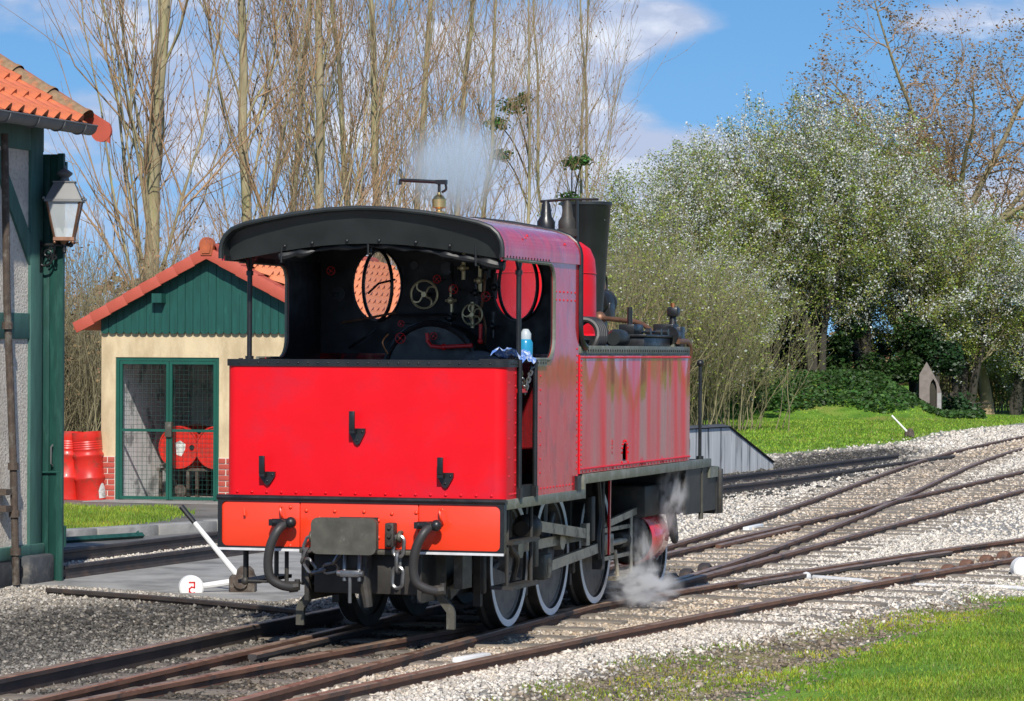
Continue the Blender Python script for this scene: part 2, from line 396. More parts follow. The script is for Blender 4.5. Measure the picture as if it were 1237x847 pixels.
def np_mesh(name, V, F, mat, parent=None, col=None, smooth=False):
    """V (n,3), F (m,k) arrays -> one mesh object; col (n,3) point colours"""
    me = bpy.data.meshes.new(name)
    V = np.asarray(V, np.float32); F = np.asarray(F, np.int32); k = F.shape[1]
    me.vertices.add(len(V)); me.vertices.foreach_set('co', V.ravel())
    me.loops.add(F.size); me.loops.foreach_set('vertex_index', F.ravel())
    me.polygons.add(len(F)); me.polygons.foreach_set('loop_start', np.arange(0, F.size, k, dtype=np.int32))
    me.update(calc_edges=True)
    if col is not None:
        a = me.color_attributes.new('col', 'FLOAT_COLOR', 'POINT')
        c4 = np.ones((len(V), 4), np.float32); c4[:, :3] = col
        a.data.foreach_set('color', c4.ravel())
    if smooth:
        me.polygons.foreach_set('use_smooth', np.ones(len(F), bool))
    me.validate()
    for m in (mat if isinstance(mat, (list, tuple)) else [mat]):
        me.materials.append(MATS[m])
    o = bpy.data.objects.new(name, me); COL.objects.link(o)
    if parent is not None: o.parent = parent
    return o
def tag(o, label=None, cat=None, group=None, kind=None):
    if label: o['label'] = label
    if cat: o['category'] = cat
    if group: o['group'] = group
    if kind: o['kind'] = kind
    return o
def empty(name, loc=(0, 0, 0), rz=0.0, label=None, cat=None, group=None):
    o = bpy.data.objects.new(name, None); COL.objects.link(o)
    o.location = loc; o.rotation_euler = (0, 0, rz); o.empty_display_size = 0.2
    return tag(o, label, cat, group)
def clone(o, parent=None):
    c = o.copy(); COL.objects.link(c); c.parent = parent
    for ch in list(o.children): clone(ch, c)
    return c
def arc(cx, cy, r, a0, a1, n=6):
    return [(cx + r*math.cos(R(a0 + (a1-a0)*i/n)), cy + r*math.sin(R(a0 + (a1-a0)*i/n))) for i in range(n+1)]
def rrect(x0, x1, y0, y1, r, n=5):
    return arc(x1-r, y0+r, r, -90, 0, n) + arc(x1-r, y1-r, r, 0, 90, n) + arc(x0+r, y1-r, r, 90, 180, n) + arc(x0+r, y0+r, r, 180, 270, n)
def ellipse(cx, cy, a, b, n=32):
    return [(cx + a*math.cos(2*PI*i/n), cy + b*math.sin(2*PI*i/n)) for i in range(n)]
def smooth_path(pts, n=6):
    """Catmull-Rom through 3D points"""
    P = [Vector(p) for p in pts]; P = [P[0]*2 - P[1]] + P + [P[-1]*2 - P[-2]]; out = []
    for i in range(1, len(P)-2):
        for j in range(n):
            t = j/n
            out.append(0.5*((2*P[i]) + (P[i+1]-P[i-1])*t + (2*P[i-1]-5*P[i]+4*P[i+1]-P[i+2])*t*t + (3*P[i]-P[i-1]-3*P[i+1]+P[i+2])*t**3))
    out.append(P[-2]); return out
# ------------------------------------------------------------------ ground: zones first, then one sheet to the horizon
def poly(px, z=0.0): return np.array([ground(x, y, z) for x, y in px])
def sdist(P, x, y):
    """signed distance to a polygon, positive inside"""
    A = P; B = np.roll(P, -1, 0)
    inside = np.zeros(x.shape, bool); dmin = np.full(x.shape, 1e9)
    for (ax, ay), (bx, by) in zip(A, B):
        c = ((ay > y) != (by > y)) & (x < (bx-ax)*(y-ay)/((by-ay) if by != ay else 1e-9) + ax)
        inside ^= c
        ex, ey = bx-ax, by-ay; L = ex*ex + ey*ey + 1e-12
        u = np.clip(((x-ax)*ex + (y-ay)*ey)/L, 0, 1)
        dmin = np.minimum(dmin, np.hypot(x-ax-u*ex, y-ay-u*ey))
    return np.where(inside, dmin, -dmin)
def soft(P, x, y, w): return np.clip(0.5 + 0.5*sdist(P, x, y)/w, 0, 1)
GRASS_NEAR = poly([(800, 905), (880, 848), (945, 812), (1030, 778), (1110, 750), (1180, 731), (1260, 716), (1420, 690), (1700, 660), (1900, 700), (2000, 905)])
MUD = poly([(470, 905), (600, 848), (760, 806), (850, 790), (960, 770), (1090, 742), (1200, 722), (1200, 745), (1060, 778), (990, 812), (930, 850), (900, 905)])
MUD2 = poly([(880, 800), (990, 772), (1060, 768), (1040, 790), (930, 812)])
GRASS_LEFT = poly([(-160, 614), (77, 613), (130, 617), (200, 615), (228, 622), (195, 632), (130, 640), (77, 645), (-160, 650)])
GRASS_FAR = np.concatenate([poly([(560, 545), (840, 548), (890, 550), (935, 549), (1040, 539), (1095, 533), (1130, 523), (1237, 511)]), np.array([(30.0, 125.0), (60.0, 160.0), (900.0, 300.0), (900.0, 4000.0), (-900.0, 4000.0), (-900.0, 50.0), (-20.0, 50.0), (-9.0, 56.0)])])
DARK_COAL = poly([(770, 610), (850, 598), (950, 583), (1060, 566), (1110, 558), (1130, 548), (1090, 540), (950, 549), (900, 560), (850, 570), (770, 580)])
DARK_TRACK = poly([(-200, 905), (-40, 855), (170, 806), (330, 770), (440, 742), (560, 722), (700, 700), (820, 690), (850, 702), (720, 755), (600, 785), (470, 812), (340, 848), (230, 905)])
DARK_LEFT = poly([(-200, 760), (0, 735), (200, 722), (380, 728), (430, 735), (200, 790), (0, 832), (-200, 880)])
APRON = poly([(-100, 706), (62, 700), (76, 691), (265, 660), (500, 632), (620, 625), (620, 690), (450, 712), (330, 728), (250, 722), (190, 716), (64, 708)])
PAVE = poly([(-100, 606), (77, 604), (330, 600), (600, 590), (600, 622), (480, 633), (265, 652), (77, 664), (-100, 678)])
def bank(x, y):
    b = np.clip((y - 98.5)/5.5, 0, 1); b = b*b*(3-2*b)
    e = np.clip((x - 5.2)/2.5, 0, 1)*np.clip((13.3 - x)/1.8, 0, 1)
    return 1.25*b*e
P_C = [(10, -7.105), (100, -7.105)]
L_C = [(24, -7.105), (26, -7.12), (30, -7.30), (33.5, -7.50), (40, -7.98), (47, -8.60), (57, -9.50), (66, -10.05), (76, -10.35), (90, -10.45), (110, -10.2)]
Q_C = [(8, -7.42), (12, -7.16), (16.65, -6.84), (19.6, -6.575), (21, -6.43), (22.9, -6.175), (25.9, -5.76), (30.9, -4.93), (34, -4.30), (40, -2.75), (46, -.9), (52, 1.2)]
S_C = [(26.4, -12.62), (30, -12.45), (36, -12.10), (42, -11.50), (48, -11.0), (54, -10.82), (58, -10.70), (61, -10.50)]
def track_dist(x, y):
    s, t = to_st(x, y); d = np.full(np.shape(s), 99.0)
    for tab in (P_C, Q_C, L_C):
        S = np.array([a for a, b in tab]); T = np.array([b for a, b in tab]); d = np.minimum(d, np.abs(t - np.interp(s, S, T, left=99, right=99)))
    return d
BED = 0.052                                          # the ballast bed stands this much proud, so the rails sit half buried
def gz(x, y):
    x = np.asarray(x, float); y = np.asarray(y, float)
    z = bank(x, y)
    z = z + BED*np.clip((1.55 - track_dist(x, y))/.45, 0, 1)
    z = z + 0.035*np.clip(sdist(GRASS_NEAR, x, y)/0.5, 0, 1)
    z = z - 0.02*np.clip(sdist(MUD2, x, y)/0.2 + .3, 0, 1)
    return z
def zones(x, y):
    g = np.maximum.reduce([soft(GRASS_NEAR, x, y, 0.45), soft(GRASS_LEFT, x, y, 0.5), soft(GRASS_FAR, x, y, 1.6)])
    d = np.maximum(soft(DARK_COAL, x, y, 1.2), np.maximum(soft(DARK_TRACK, x, y, 0.45), 0.75*soft(DARK_LEFT, x, y, 0.8)))
    m = np.maximum(soft(MUD, x, y, 0.5), soft(MUD2, x, y, .3))
    m = np.maximum(m, 0.9*np.clip(1 - np.abs(sdist(GRASS_FAR, x, y) - 0.9)/1.8, 0, 1)*(y > 50))
    return g, d, m
xs = np.concatenate([-np.geomspace(600, 9.6, 26), np.arange(-9, 12.01, 0.15), np.geomspace(12.6, 40, 30), np.geomspace(46, 700, 14)])
ys = np.concatenate([np.linspace(-200, 10, 10), np.arange(12, 48, 0.15), np.arange(48, 122, 0.6), np.geomspace(124, 3500, 24)])
GX, GY = np.meshgrid(xs, ys)
fx, fy = GX.ravel(), GY.ravel()
g_, d_, m_ = zones(fx, fy)
nx, ny = len(xs), len(ys)
ii = (np.arange(ny-1)[:, None]*nx + np.arange(nx-1)[None, :]).ravel()
gm = bpy.data.materials.new('ground'); gm.use_nodes = True
t = NT(gm.node_tree); bs = gm.node_tree.nodes['Principled BSDF']; bs.inputs['Roughness'].default_value = 0.95; bs.inputs['Specular IOR Level'].default_value = 0.25
tcn = t.n('ShaderNodeTexCoord'); ov = tcn.outputs['Object']
at = t.n('ShaderNodeAttribute', attribute_name='col'); sp = t.n('ShaderNodeSeparateColor'); t.l(at.outputs['Color'], sp.inputs[0])
def noise(scale, detail=6, rough=0.6):
    n = t.n('ShaderNodeTexNoise'); n.inputs['Scale'].default_value = scale; n.inputs['Detail'].default_value = detail; n.inputs['Roughness'].default_value = rough
    t.l(ov, n.inputs['Vector']); return n.outputs[0]
def mrange(v, a, b, c=0.0, d=1.0, sm=True):
    n = t.n('ShaderNodeMapRange', interpolation_type='SMOOTHSTEP' if sm else 'LINEAR')
    for k, q in (('From Min', a), ('From Max', b), ('To Min', c), ('To Max', d)): n.inputs[k].default_value = q
    t.l(v, n.inputs['Value']); return n.outputs[0]
def mixc(f, a, b):
    n = t.n('ShaderNodeMix', data_type='RGBA')
    for k, q in (('Factor', f), ('A', a), ('B', b)):
        if isinstance(q, tuple): n.inputs[k].default_value = (*q, 1)
        elif isinstance(q, float): n.inputs[k].default_value = q
        else: t.l(q, n.inputs[k])
    return n.outputs['Result']
def mth(op, a, b):
    n = t.n('ShaderNodeMath', operation=op)
    for i, q in enumerate((a, b)):
        if isinstance(q, (int, float)): n.inputs[i].default_value = q
        else: t.l(q, n.inputs[i])
    return n.outputs[0]
vo = t.n('ShaderNodeTexVoronoi'); vo.inputs['Scale'].default_value = 34; t.l(ov, vo.inputs['Vector'])
vsep = t.n('ShaderNodeSeparateColor'); t.l(vo.outputs['Color'], vsep.inputs[0])
peb = mixc(mrange(vsep.outputs[0], 0, 1, sm=False), (0.27, 0.25, 0.225), (0.60, 0.575, 0.53))
peb = mixc(mrange(noise(0.6), 0.42, 0.62, 0, 0.35), peb, (0.36, 0.34, 0.31))
edge = mrange(vo.outputs['Distance'], 0.0, 0.55, 1.0, 0.62)
pd = t.n('ShaderNodeMix', data_type='RGBA', blend_type='MULTIPLY'); pd.inputs['Factor'].default_value = 0.8
t.l(peb, pd.inputs['A']); cmbn = t.n('ShaderNodeCombineColor')
for i in range(3): t.l(edge, cmbn.inputs[i])
t.l(cmbn.outputs[0], pd.inputs['B']); peb = pd.outputs['Result']
nb = mth('SUBTRACT', noise(3.5), 0.5)
darkf = mrange(mth('ADD', sp.outputs[1], mth('MULTIPLY', nb, 0.9)), 0.25, 0.85)
coal = mixc(mrange(vsep.outputs[1], 0.2, 0.9), (0.035, 0.032, 0.030), (0.12, 0.11, 0.10))
c = mixc(darkf, peb, coal)
mudf = mrange(mth('ADD', sp.outputs[2], mth('MULTIPLY', nb, 1.5)), 0.42, 0.72)
mudc = mixc(mrange(noise(2.2), 0.42, 0.58), (0.115, 0.095, 0.075), (0.26, 0.245, 0.085))
mudc = mixc(mrange(noise(7.0), 0.52, 0.66), mudc, (0.32, 0.29, 0.24))
c = mixc(mudf, c, mudc)
grf = mrange(mth('ADD', sp.outputs[0], mth('MULTIPLY', nb, 1.1)), 0.40, 0.62)
grc = mixc(mrange(noise(1.4), 0.35, 0.65), (0.095, 0.21, 0.022), (0.17, 0.31, 0.035))
grc = mixc(mrange(noise(0.35), 0.52, 0.66), grc, (0.24, 0.25, 0.06))
c = mixc(grf, c, grc)
t.l(c, bs.inputs['Base Color'])
hgt = mth('ADD', mth('MULTIPLY', vo.outputs['Distance'], -0.02), mth('MULTIPLY', noise(9, 8), 0.03))
bp = t.n('ShaderNodeBump'); bp.inputs['Distance'].default_value = 1.0; bp.inputs['Strength'].default_value = 0.9
t.l(hgt, bp.inputs['Height']); t.l(bp.outputs[0], bs.inputs['Normal'])
MATS['ground'] = gm
def pave_material(name, base, dark, vs):
    pass
gr_ob = np_mesh('ground', np.stack([fx, fy, gz(fx, fy)], 1), np.stack([ii, ii+1, ii+nx+1, ii+nx], 1), 'ground', col=np.stack([g_, d_, m_], 1), smooth=True)
tag(gr_ob, kind='structure')

# flat paved surfaces by the sheds
def sheet(name, P, z, mat, thick=0.02):
    b = MB(); L = [(float(x), float(y)) for x, y in P]
    b.plate(L, [], lambda a, c, d: (a, c, d), z-thick, z)
    return tag(b.build(name, mat, smooth=False), kind='structure')
sheet('concrete_apron', APRON, 0.010, 'concrete')
sheet('pavement', PAVE, 0.022, 'tarmac_wet')

# ------------------------------------------------------------------ railway tracks
def rail_mesh(name, path, mat, parent, h=0.125, z0=0.0, head=0.058, foot=0.10, ends=True):
    """flat-bottomed rail swept along ground points; slots: 0 web and foot, 1 worn head"""
    hw, fw, ww = head/2, foot/2, 0.012
    prof = [(-fw, 0), (fw, 0), (fw, .014), (ww, .03), (ww, h-.038), (hw, h-.030), (hw, h-.006), (hw-.006, h), (-hw+.006, h), (-hw, h-.006), (-hw, h-.030), (-ww, h-.038), (-ww, .03), (-fw, .014)]
    k = len(prof); V = []; F = []; M = []
    P = [Vector((p[0], p[1], 0)) for p in path]
    for i, p in enumerate(P):
        d = (P[min(i+1, len(P)-1)] - P[max(i-1, 0)]).normalized(); a = Vector((d.y, -d.x, 0))
        for x, z in prof: V.append(p + a*x + Vector((0, 0, z0 + z)))
    for i in range(len(P)-1):
        for j in range(k):
            F.append((i*k+j, i*k+(j+1) % k, (i+1)*k+(j+1) % k, (i+1)*k+j)); M.append(1 if 6 <= j <= 8 else 0)
    F.append(tuple(range(k))[::-1]); F.append(tuple((len(P)-1)*k+j for j in range(k))); M += [0, 0]
    b = MB(); b.add(V, F); b.mi = M
    return b.build(name, mat, parent, smooth=False)
def tpath(tab, s0, s1, off=0.0, step=0.7):
    S = np.array([a for a, b in tab]); T = np.array([b for a, b in tab]); n = max(3, int((s1-s0)/step)); out = []
    ss = np.linspace(s0, s1, n); k = np.ones(7)/7
    fine = np.linspace(S[0], S[-1], 400); tf = np.interp(fine, S, T)
    w = 25; pad = np.concatenate([tf[0] + (tf[1]-tf[0])*np.arange(-w, 0), tf, tf[-1] + (tf[-1]-tf[-2])*np.arange(1, w+1)])
    tf = np.convolve(pad, np.ones(2*w+1)/(2*w+1), 'valid')
    for s in ss:
        t_ = np.interp(s, fine, tf); sl = (np.interp(s+.3, fine, tf)-np.interp(s-.3, fine, tf))/.6; q = math.hypot(1, sl)
        p = st(s - off*sl/q, t_ + off/q); out.append((p.x, p.y, math.atan(sl)))
    return out
GA = 0.525
slp_me = {}
def sleeper(parent, x, y, rz, half=0.95, offx_bed=1.0):
    k = round(half, 2)
    if k not in slp_me:
        b = MB(); b.box(-half, half, -.11, .11, -.06, .028, bev=0.012)
        o = b.build('sleeper', 'sleeper_wood', parent); slp_me[k] = o.data
    else:
        o = bpy.data.objects.new('sleeper', slp_me[k]); COL.objects.link(o); o.parent = parent
    o.location = (x, y, BED*(offx_bed) - .006 + random.uniform(-.012, .004)); o.rotation_euler = (0, 0, rz + random.uniform(-.02, .02))
def make_track(label, tab, s0, s1, smat, slp, halfw=0.95, offx=0.0, group='railway tracks', cut=None):
    t_ = empty('railway_track', (0, 0, 0), 0, label, 'railway track')
    for sd in (-1, 1):
        a, b = (s0, s1) if not cut else cut[sd]
        rail_mesh('rail', tpath(tab, a, b, sd*GA), smat, t_)
    for i, (x, y, sl) in enumerate(tpath(tab, slp[0], slp[1], offx, 0.66)):
        sleeper(t_, x, y, -TH - sl, halfw, 0.0 if tab is S_C else 1.0)
    return t_
main_track = make_track('straight rusty track that the red locomotive stands on', P_C, 12, 100, ['rail_rust', 'rail_head'], (15.5, 62), 1.0, 0.0)
branch_track = make_track('rusty track branching off ahead of the locomotive toward the grassy bank', L_C, 26, 108, ['rail_rust', 'rail_head'], (40, 78), 0.95, -0.1, cut={-1: (27.5, 108), 1: (26.6, 108)})
near_track = make_track('curving track with point rods beside the green lawn', Q_C, 10, 52, ['rail_rust', 'rail_head'], (23.4, 50), 1.0, 0.15)
siding = make_track('dark siding past the oil store and the concrete ramp', S_C, 26.4, 61, ['rail_dark', 'rail_dark'], (40, 60), 0.9, 0.0)
# fittings of the points: slide chairs outside the near rail, stretcher rod and pull rod
for px, py in ((1074, 709), (1097, 704), (1120, 699), (1146, 693), (1168, 687), (1192, 681), (1213, 676)):
    x, y = ground(px, py, 0.05)
    s_, t2 = to_st(x, y)
    b = MB(); b.lathe([(0, -.05), (.075, -.05), (.085, -.03), (.085, .03), (.07, .05), (0, .05)], (0, 0, 0), 'X', 14)
    b.box(-.16, .0, -.03, .03, -.03, .02)
    o = b.build('rail_chair', 'rail_rust', near_track); o.location = (x, y, .05); o.rotation_euler = (0, 0, -TH - .25)
for px, py in ((812, 705), (830, 699), (852, 692)):
    x, y = ground(px, py, 0.05)
    b = MB(); b.lathe([(0, -.05), (.08, -.05), (.09, -.03), (.09, .03), (.07, .05), (0, .05)], (0, 0, 0), 'X', 14)
    o = b.build('rail_chair', 'rail_dark', main_track); o.location = (x, y, .05); o.rotation_euler = (0, 0, -TH - .1)
def gp(px, py, z): return Vector((*ground(px, py, z), z))
b = MB(); b.tube([gp(975, 697, .07), gp(1040, 702, .07), gp(1060, 706, .05)], .022, 8); b.sphere(gp(974, 697, .08), .045, 6); b.sphere(gp(984, 695, .08), .03, 6)
b.build('stretcher_rod', 'white_line', near_track)
b = MB(); b.tube(smooth_path([gp(1100, 712, .03), gp(1107, 707, .06), gp(1130, 708, .05), gp(1200, 709, .04), gp(1245, 712, .03)], 4), .018, 8)
b.build('pull_rod', 'white_line', near_track)
# second closure rail laid inside the curve of the near track
rail_mesh('check_rail', tpath(Q_C, 26.4, 31.5, -GA+.11), ['rail_dark', 'rail_head'], near_track, h=.11)
rail_mesh('check_rail', tpath(P_C, 19.2, 21.4, -GA+.12), ['rail_dark', 'rail_head'], main_track, h=.115)
rail_mesh('check_rail', tpath(P_C, 31.8, 35.6, -GA+.10), ['rail_rust', 'rail_head'], main_track, h=.11)
# old rails used as kerbs
path = [ground(x, y, .17) for x, y in ((-70, 832), (0, 818), (100, 797), (200, 776), (300, 755), (413, 733))]
o = rail_mesh('kerb_rail', path, ['rail_dark', 'rail_head'], None, h=0.20, z0=-.03, head=.07, foot=.13)
tag(o, 'tall dark old rail ending beside the locomotive buffer, gravel behind it', 'rail')
path = [ground(x, y, .10) for x, y in ((58, 704), (130, 709), (200, 714), (300, 723), (395, 733))]
o = rail_mesh('kerb_rail', path, ['rail_dark', 'rail_dark'], None, h=0.13, z0=-.072, head=.055, foot=.10)
tag(o, 'thin dark rail edging the gravel, running from the green shed door past the white counterweight', 'rail')
# white wooden clearance blocks lying against rails
for px, py, ln, lab in ((570, 797, .40, 'short white block lying against the near rail below the locomotive'), (910, 638, .75, 'long white block lying against the rail ahead of the front apron')):
    x, y = ground(px, py, .07)
    b = MB(); b.box(-.035, .035, -ln/2, ln/2, -.05, .045, bev=.01)
    o = b.build('clearance_marker', 'white_paint'); o.location = (x, y, .055); o.rotation_euler = (0, 0, -TH + (.0 if px > 700 else -.18))
    tag(o, lab, 'marker block')
# concrete kerb beyond the siding
b = MB()
k0, k1 = ground(-40, 665), ground(420, 633)
d = Vector((k1[0]-k0[0], k1[1]-k0[1], 0)); L = d.length; rz = math.atan2(d.y, d.x)
ke = empty('kerb', (k0[0], k0[1], 0), rz); tag(ke, kind='structure')
n = int(L/1.0); kb = None
for i in range(n):
    if kb is None:
        b.box(.006, .994, 0, .22, -.05, .135, bev=.012); kb = b.build('kerb_stone', 'concrete', ke)
    else:
        o = bpy.data.objects.new('kerb_stone', kb.data); COL.objects.link(o); o.parent = ke; o.location = (i*1.0, random.uniform(-.008, .008), random.uniform(-.006, .006))
# loose steel angle bars on the tarmac
b = MB(); p = [gp(60, 645, .05), gp(168, 645, .05)]; b.tube(p, .035, 4); b.build
o = b.build('steel_bar', 'green_paint'); tag(o, 'dark green steel bar lying on the tarmac nearest the grass strip', 'bar')
b = MB(); b.tube([gp(60, 654, .05), gp(172, 647, .05)], .035, 4)
o = b.build('steel_bar', 'green_paint'); tag(o, 'dark green steel bar lying on the tarmac next to the kerb stones', 'bar')
# ------------------------------------------------------------------ the locomotive (local frame: x across, y forward from the rear beam, z up)
lp = st(S0, T0)
loco = empty('steam_locomotive', (lp.x, lp.y, 0), -TH, 'red and black steam tank locomotive seen from its bunker end', 'locomotive')
HWD = 0.955
def rivets(pts, r, nrm, name, mat, parent):
    b = MB(); nrm = Vector(nrm).normalized(); a = nrm.orthogonal().normalized(); c = nrm.cross(a)
    for p in pts:
        p = Vector(p); V = []; F = []; n = 8
        for rr, h in ((r, 0), (r*.8, r*.45), (r*.4, r*.7)):
            for j in range(n):
                w = 2*PI*j/n; V.append(p + a*rr*math.cos(w) + c*rr*math.sin(w) + nrm*h)
        for i in range(2):
            for j in range(n): F.append((i*n+j, i*n+(j+1) % n, (i+1)*n+(j+1) % n, (i+1)*n+j))
        F.append(tuple(2*n+j for j in range(n)))
        b.add(V, F)
    return tag(b.build(name, mat, parent, angle=60), kind='stuff')
def lin(a, b, n): return [a + (b-a)*i/(n-1) for i in range(n)]

# bunker
def bunker_outline(g=0.0, r=.075):
    x0, x1, y0, y1 = -HWD-g, HWD+g, .05-g, .315+g
    return arc(x1-r, y0+r, r, -90, 0, 8) + [(x1, y1), (x0, y1)] + arc(x0+r, y0+r, r, 180, 270, 8)
XYZ = lambda a, b_, d: (a, b_, d)
b = MB(); b.plate(bunker_outline(), [], XYZ, 1.045, 1.905); bunker = b.build('bunker', 'red_paint', loco, angle=25)
b = MB(); b.plate(bunker_outline(.010), [], XYZ, 1.900, 1.945); rim = b.build('bunker_rim', 'black_paint', bunker)
b = MB(); b.plate(bunker_outline(.020), [], XYZ, 1.938, 1.948); b.build('rim_bead', 'black_paint', rim) if False else None
rivets([(x, .040, 1.922) for x in lin(-.86, .86, 26)], .008, (0, -1, 0), 'rim_rivets', 'black_paint', bunker)
rivets([(HWD+.010, y, 1.922) for y in lin(.16, .29, 4)], .008, (1, 0, 0), 'rim_rivets', 'black_paint', bunker)
rivets([(x, .050, 1.078) for x in lin(-.87, .87, 18)], .011, (0, -1, 0), 'rivets', 'red_paint', bunker)
rivets([(HWD, y, 1.085) for y in lin(.16, .30, 5)] + [(HWD, .285, z) for z in lin(1.14, 1.86, 10)] + [(HWD, .15, z) for z in lin(1.2, 1.8, 6)], .008, (1, 0, 0), 'rivets', 'red_cab', bunker)
# coal heaped in the bunker stays below the rim: inner floor only
# rear beam: three plates in a black frame
for x0, x1 in ((-.955, -.412), (-.408, .398), (.402, .955)):
    b = MB(); b.box(x0, x1, -.012, .03, .725, 1.022, bev=.006); b.build('buffer_beam_plate', 'beam_red', loco)
b = MB()
b.plate(rrect(-.978, .978, .700, 1.046, .03), [rrect(-.950, .950, .728, 1.020, .035)[::-1]], lambda a, c, d: (a, d, c), -.022, .03)
b.build('beam_frame', 'black_paint', loco)
b = MB(); b.tube([(-.985, -.012, 1.043), (.985, -.012, 1.043)], .019, 10); b.box(-.97, .97, -.01, .08, 1.028, 1.050); b.build('footplate_edge', 'black_paint', loco)
for q0, q1 in ((-.975, -.40), (.40, .975)):
    b = MB(); b.box(q0, q1, -.026, -.010, .700, .716); b.build('white_edging', 'white_line', loco)
b = MB(); b.box(-.41, .41, -.028, .02, .690, .722, bev=.006); b.build('beam_flange', 'worn_iron', loco)
rv = [(-.475, z) for z in (.985, .84, .735)] + [(-.365, .965), (-.275, .92), (-.17, .965), (.03, .965), (.13, .91), (.22, .955), (.22, .85), (.13, .80), (.385, .965), (.385, .75), (.02, .92)]
rivets([(x, -.012, z) for x, z in rv], .0145, (0, -1, 0), 'beam_rivets', 'beam_red', loco)
# grab hooks on the beam
for x in (-.52, .565):
    b = MB(); b.tube(smooth_path([(x-.02, -.012, .99), (x-.01, -.06, .985), (x+.005, -.065, .93), (x, -.012, .895)], 4), .008, 6); b.build('hand_hook', 'beam_red', loco)
b = MB(); b.tube([(-.80, -.012, .97), (-.785, -.035, .925)], .008, 6); b.build('hand_hook', 'beam_red', loco)
# lamp irons
def lamp_iron(x, ztop, zpl, zbot):
    b = MB(); h = zpl - zbot
    b.plate([(x-.052, zpl), (x-.052, zpl-.03), (x-.018, zbot+.012), (x, zbot), (x+.018, zbot+.012), (x+.052, zpl-.03), (x+.052, zpl)], [], lambda a, c, d: (a, d, c), .030, .052)
    b.box(x-.038, x+.000, -.025, -.008, zpl-.01, ztop, bev=.003); b.box(x-.038, x+.000, -.02, .045, zpl-.03, zpl-.005)
    o = b.build('lamp_iron', 'black_paint', loco)
    rivets([(x-.036, .030, zpl-.022), (x+.036, .030, zpl-.022), (x, .030, zbot+.03)], .009, (0, -1, 0), 'bolt', 'black_paint', o)
lamp_iron(-.035, 1.612, 1.500, 1.392)
lamp_iron(-.655, 1.316, 1.212, 1.120)
lamp_iron(.565, 1.322, 1.222, 1.122)
# centre buffer
b = MB(); b.plate(rrect(-.222, .218, .705, .938, .045), [], lambda a, c, d: (a, d, c), -.315, -.265)
buf = b.build('centre_buffer', 'worn_iron', loco)
b = MB(); b.cyl((0, -.27, .82), (0, -.01, .82), .07, .10, 16); b.box(-.13, .13, -.04, -.012, .72, .93); b.build('buffer_shank', 'frame_black', buf)
b = MB(); b.box(.20, .262, -.10, -.02, .745, .90, bev=.01); 
for z in (.77, .82, .875): b.cyl((.235, -.115, z), (.235, -.09, z), .014, n=8)
b.build('buffer_bracket', 'frame_black', loco)
# brake hoses
def hose(x, flip):
    b = MB()
    pts = [(x+.055, -.09, .885), (x+.02, -.15, .84), (x-.025, -.165, .74), (x-.045, -.155, .62), (x-.03, -.14, .53), (x+.03, -.11, .485), (x+.085, -.07, .47)]
    b.tube(smooth_path(pts, 5), .030, 12)
    h = b.build('brake_hose', 'rubber', loco)
    b = MB(); b.cyl((x+.03, -.02, .885), (x+.03, -.13, .885), .028, n=12); b.cyl((x-.04, -.09, .888), (x+.105, -.09, .892), .026, n=10); b.sphere((x+.09, -.10, .89), .038, 6); b.box(x-.055, x-.03, -.12, -.06, .868, .910)
    b.build('hose_cock', 'black_paint', h)
    b = MB(); b.cyl((x+.07, -.07, .47), (x+.115, -.04, .475), .036, n=10); b.cyl((x+.115, -.04, .45), (x+.115, -.04, .52), .02, n=8); b.build('hose_coupling', 'frame_black', h)
hose(-.53, 1); hose(.46, 1)
# safety chains
def chain(name, pts, link=.075, rad=.011, wid=.027, parent=loco, mat='chain_steel'):
    """links threaded along a polyline of 3D points"""
    P = [Vector(p) for p in pts]; L = [0]
    for a, c in zip(P, P[1:]): L.append(L[-1] + (c-a).length)
    n = max(1, int(L[-1]/(link*.74))); root = None
    for i in range(n):
        d = (i+.5)*L[-1]/n; j = max(k for k in range(len(L)-1) if L[k] <= d); f = (d-L[j])/(L[j+1]-L[j]); c = P[j].lerp(P[j+1], f); ax = (P[j+1]-P[j]).normalized()
        sd = ax.cross(Vector((0, 1, 0.2))).normalized()
        if i % 2: sd = ax.cross(sd).normalized()
        hl = link/2 - wid; loop = []
        for k in range(14):
            w = 2*PI*k/14; loop.append(c + ax*(math.sin(w)*wid + (hl if math.sin(w) > 0 else -hl)) + sd*math.cos(w)*wid)
        b = MB(); b.tube(loop, rad, 6, closed=True)
        o = b.build('chain_link', mat, parent)
    return o
hk = MB(); hk.tube(smooth_path([(.285, -.01, .835), (.285, -.05, .83), (.285, -.065, .80), (.285, -.04, .785)], 4), .016, 8); hook_r = hk.build('chain_hook', 'worn_iron', loco)
chain('chain', [(.285, -.06, .80), (.28, -.07, .50)], .135, .013, .036, hook_r)
hk = MB(); hk.tube(smooth_path([(-.315, -.01, .825), (-.315, -.05, .82), (-.315, -.065, .79), (-.315, -.04, .775)], 4), .016, 8); hook_l = hk.build('chain_hook', 'worn_iron', loco)
chain('chain', [(-.315, -.06, .79), (-.36, -.07, .66), (-.29, -.07, .575), (-.18, -.05, .60), (-.12, -.04, .70)], .10, .011, .03, hook_l)
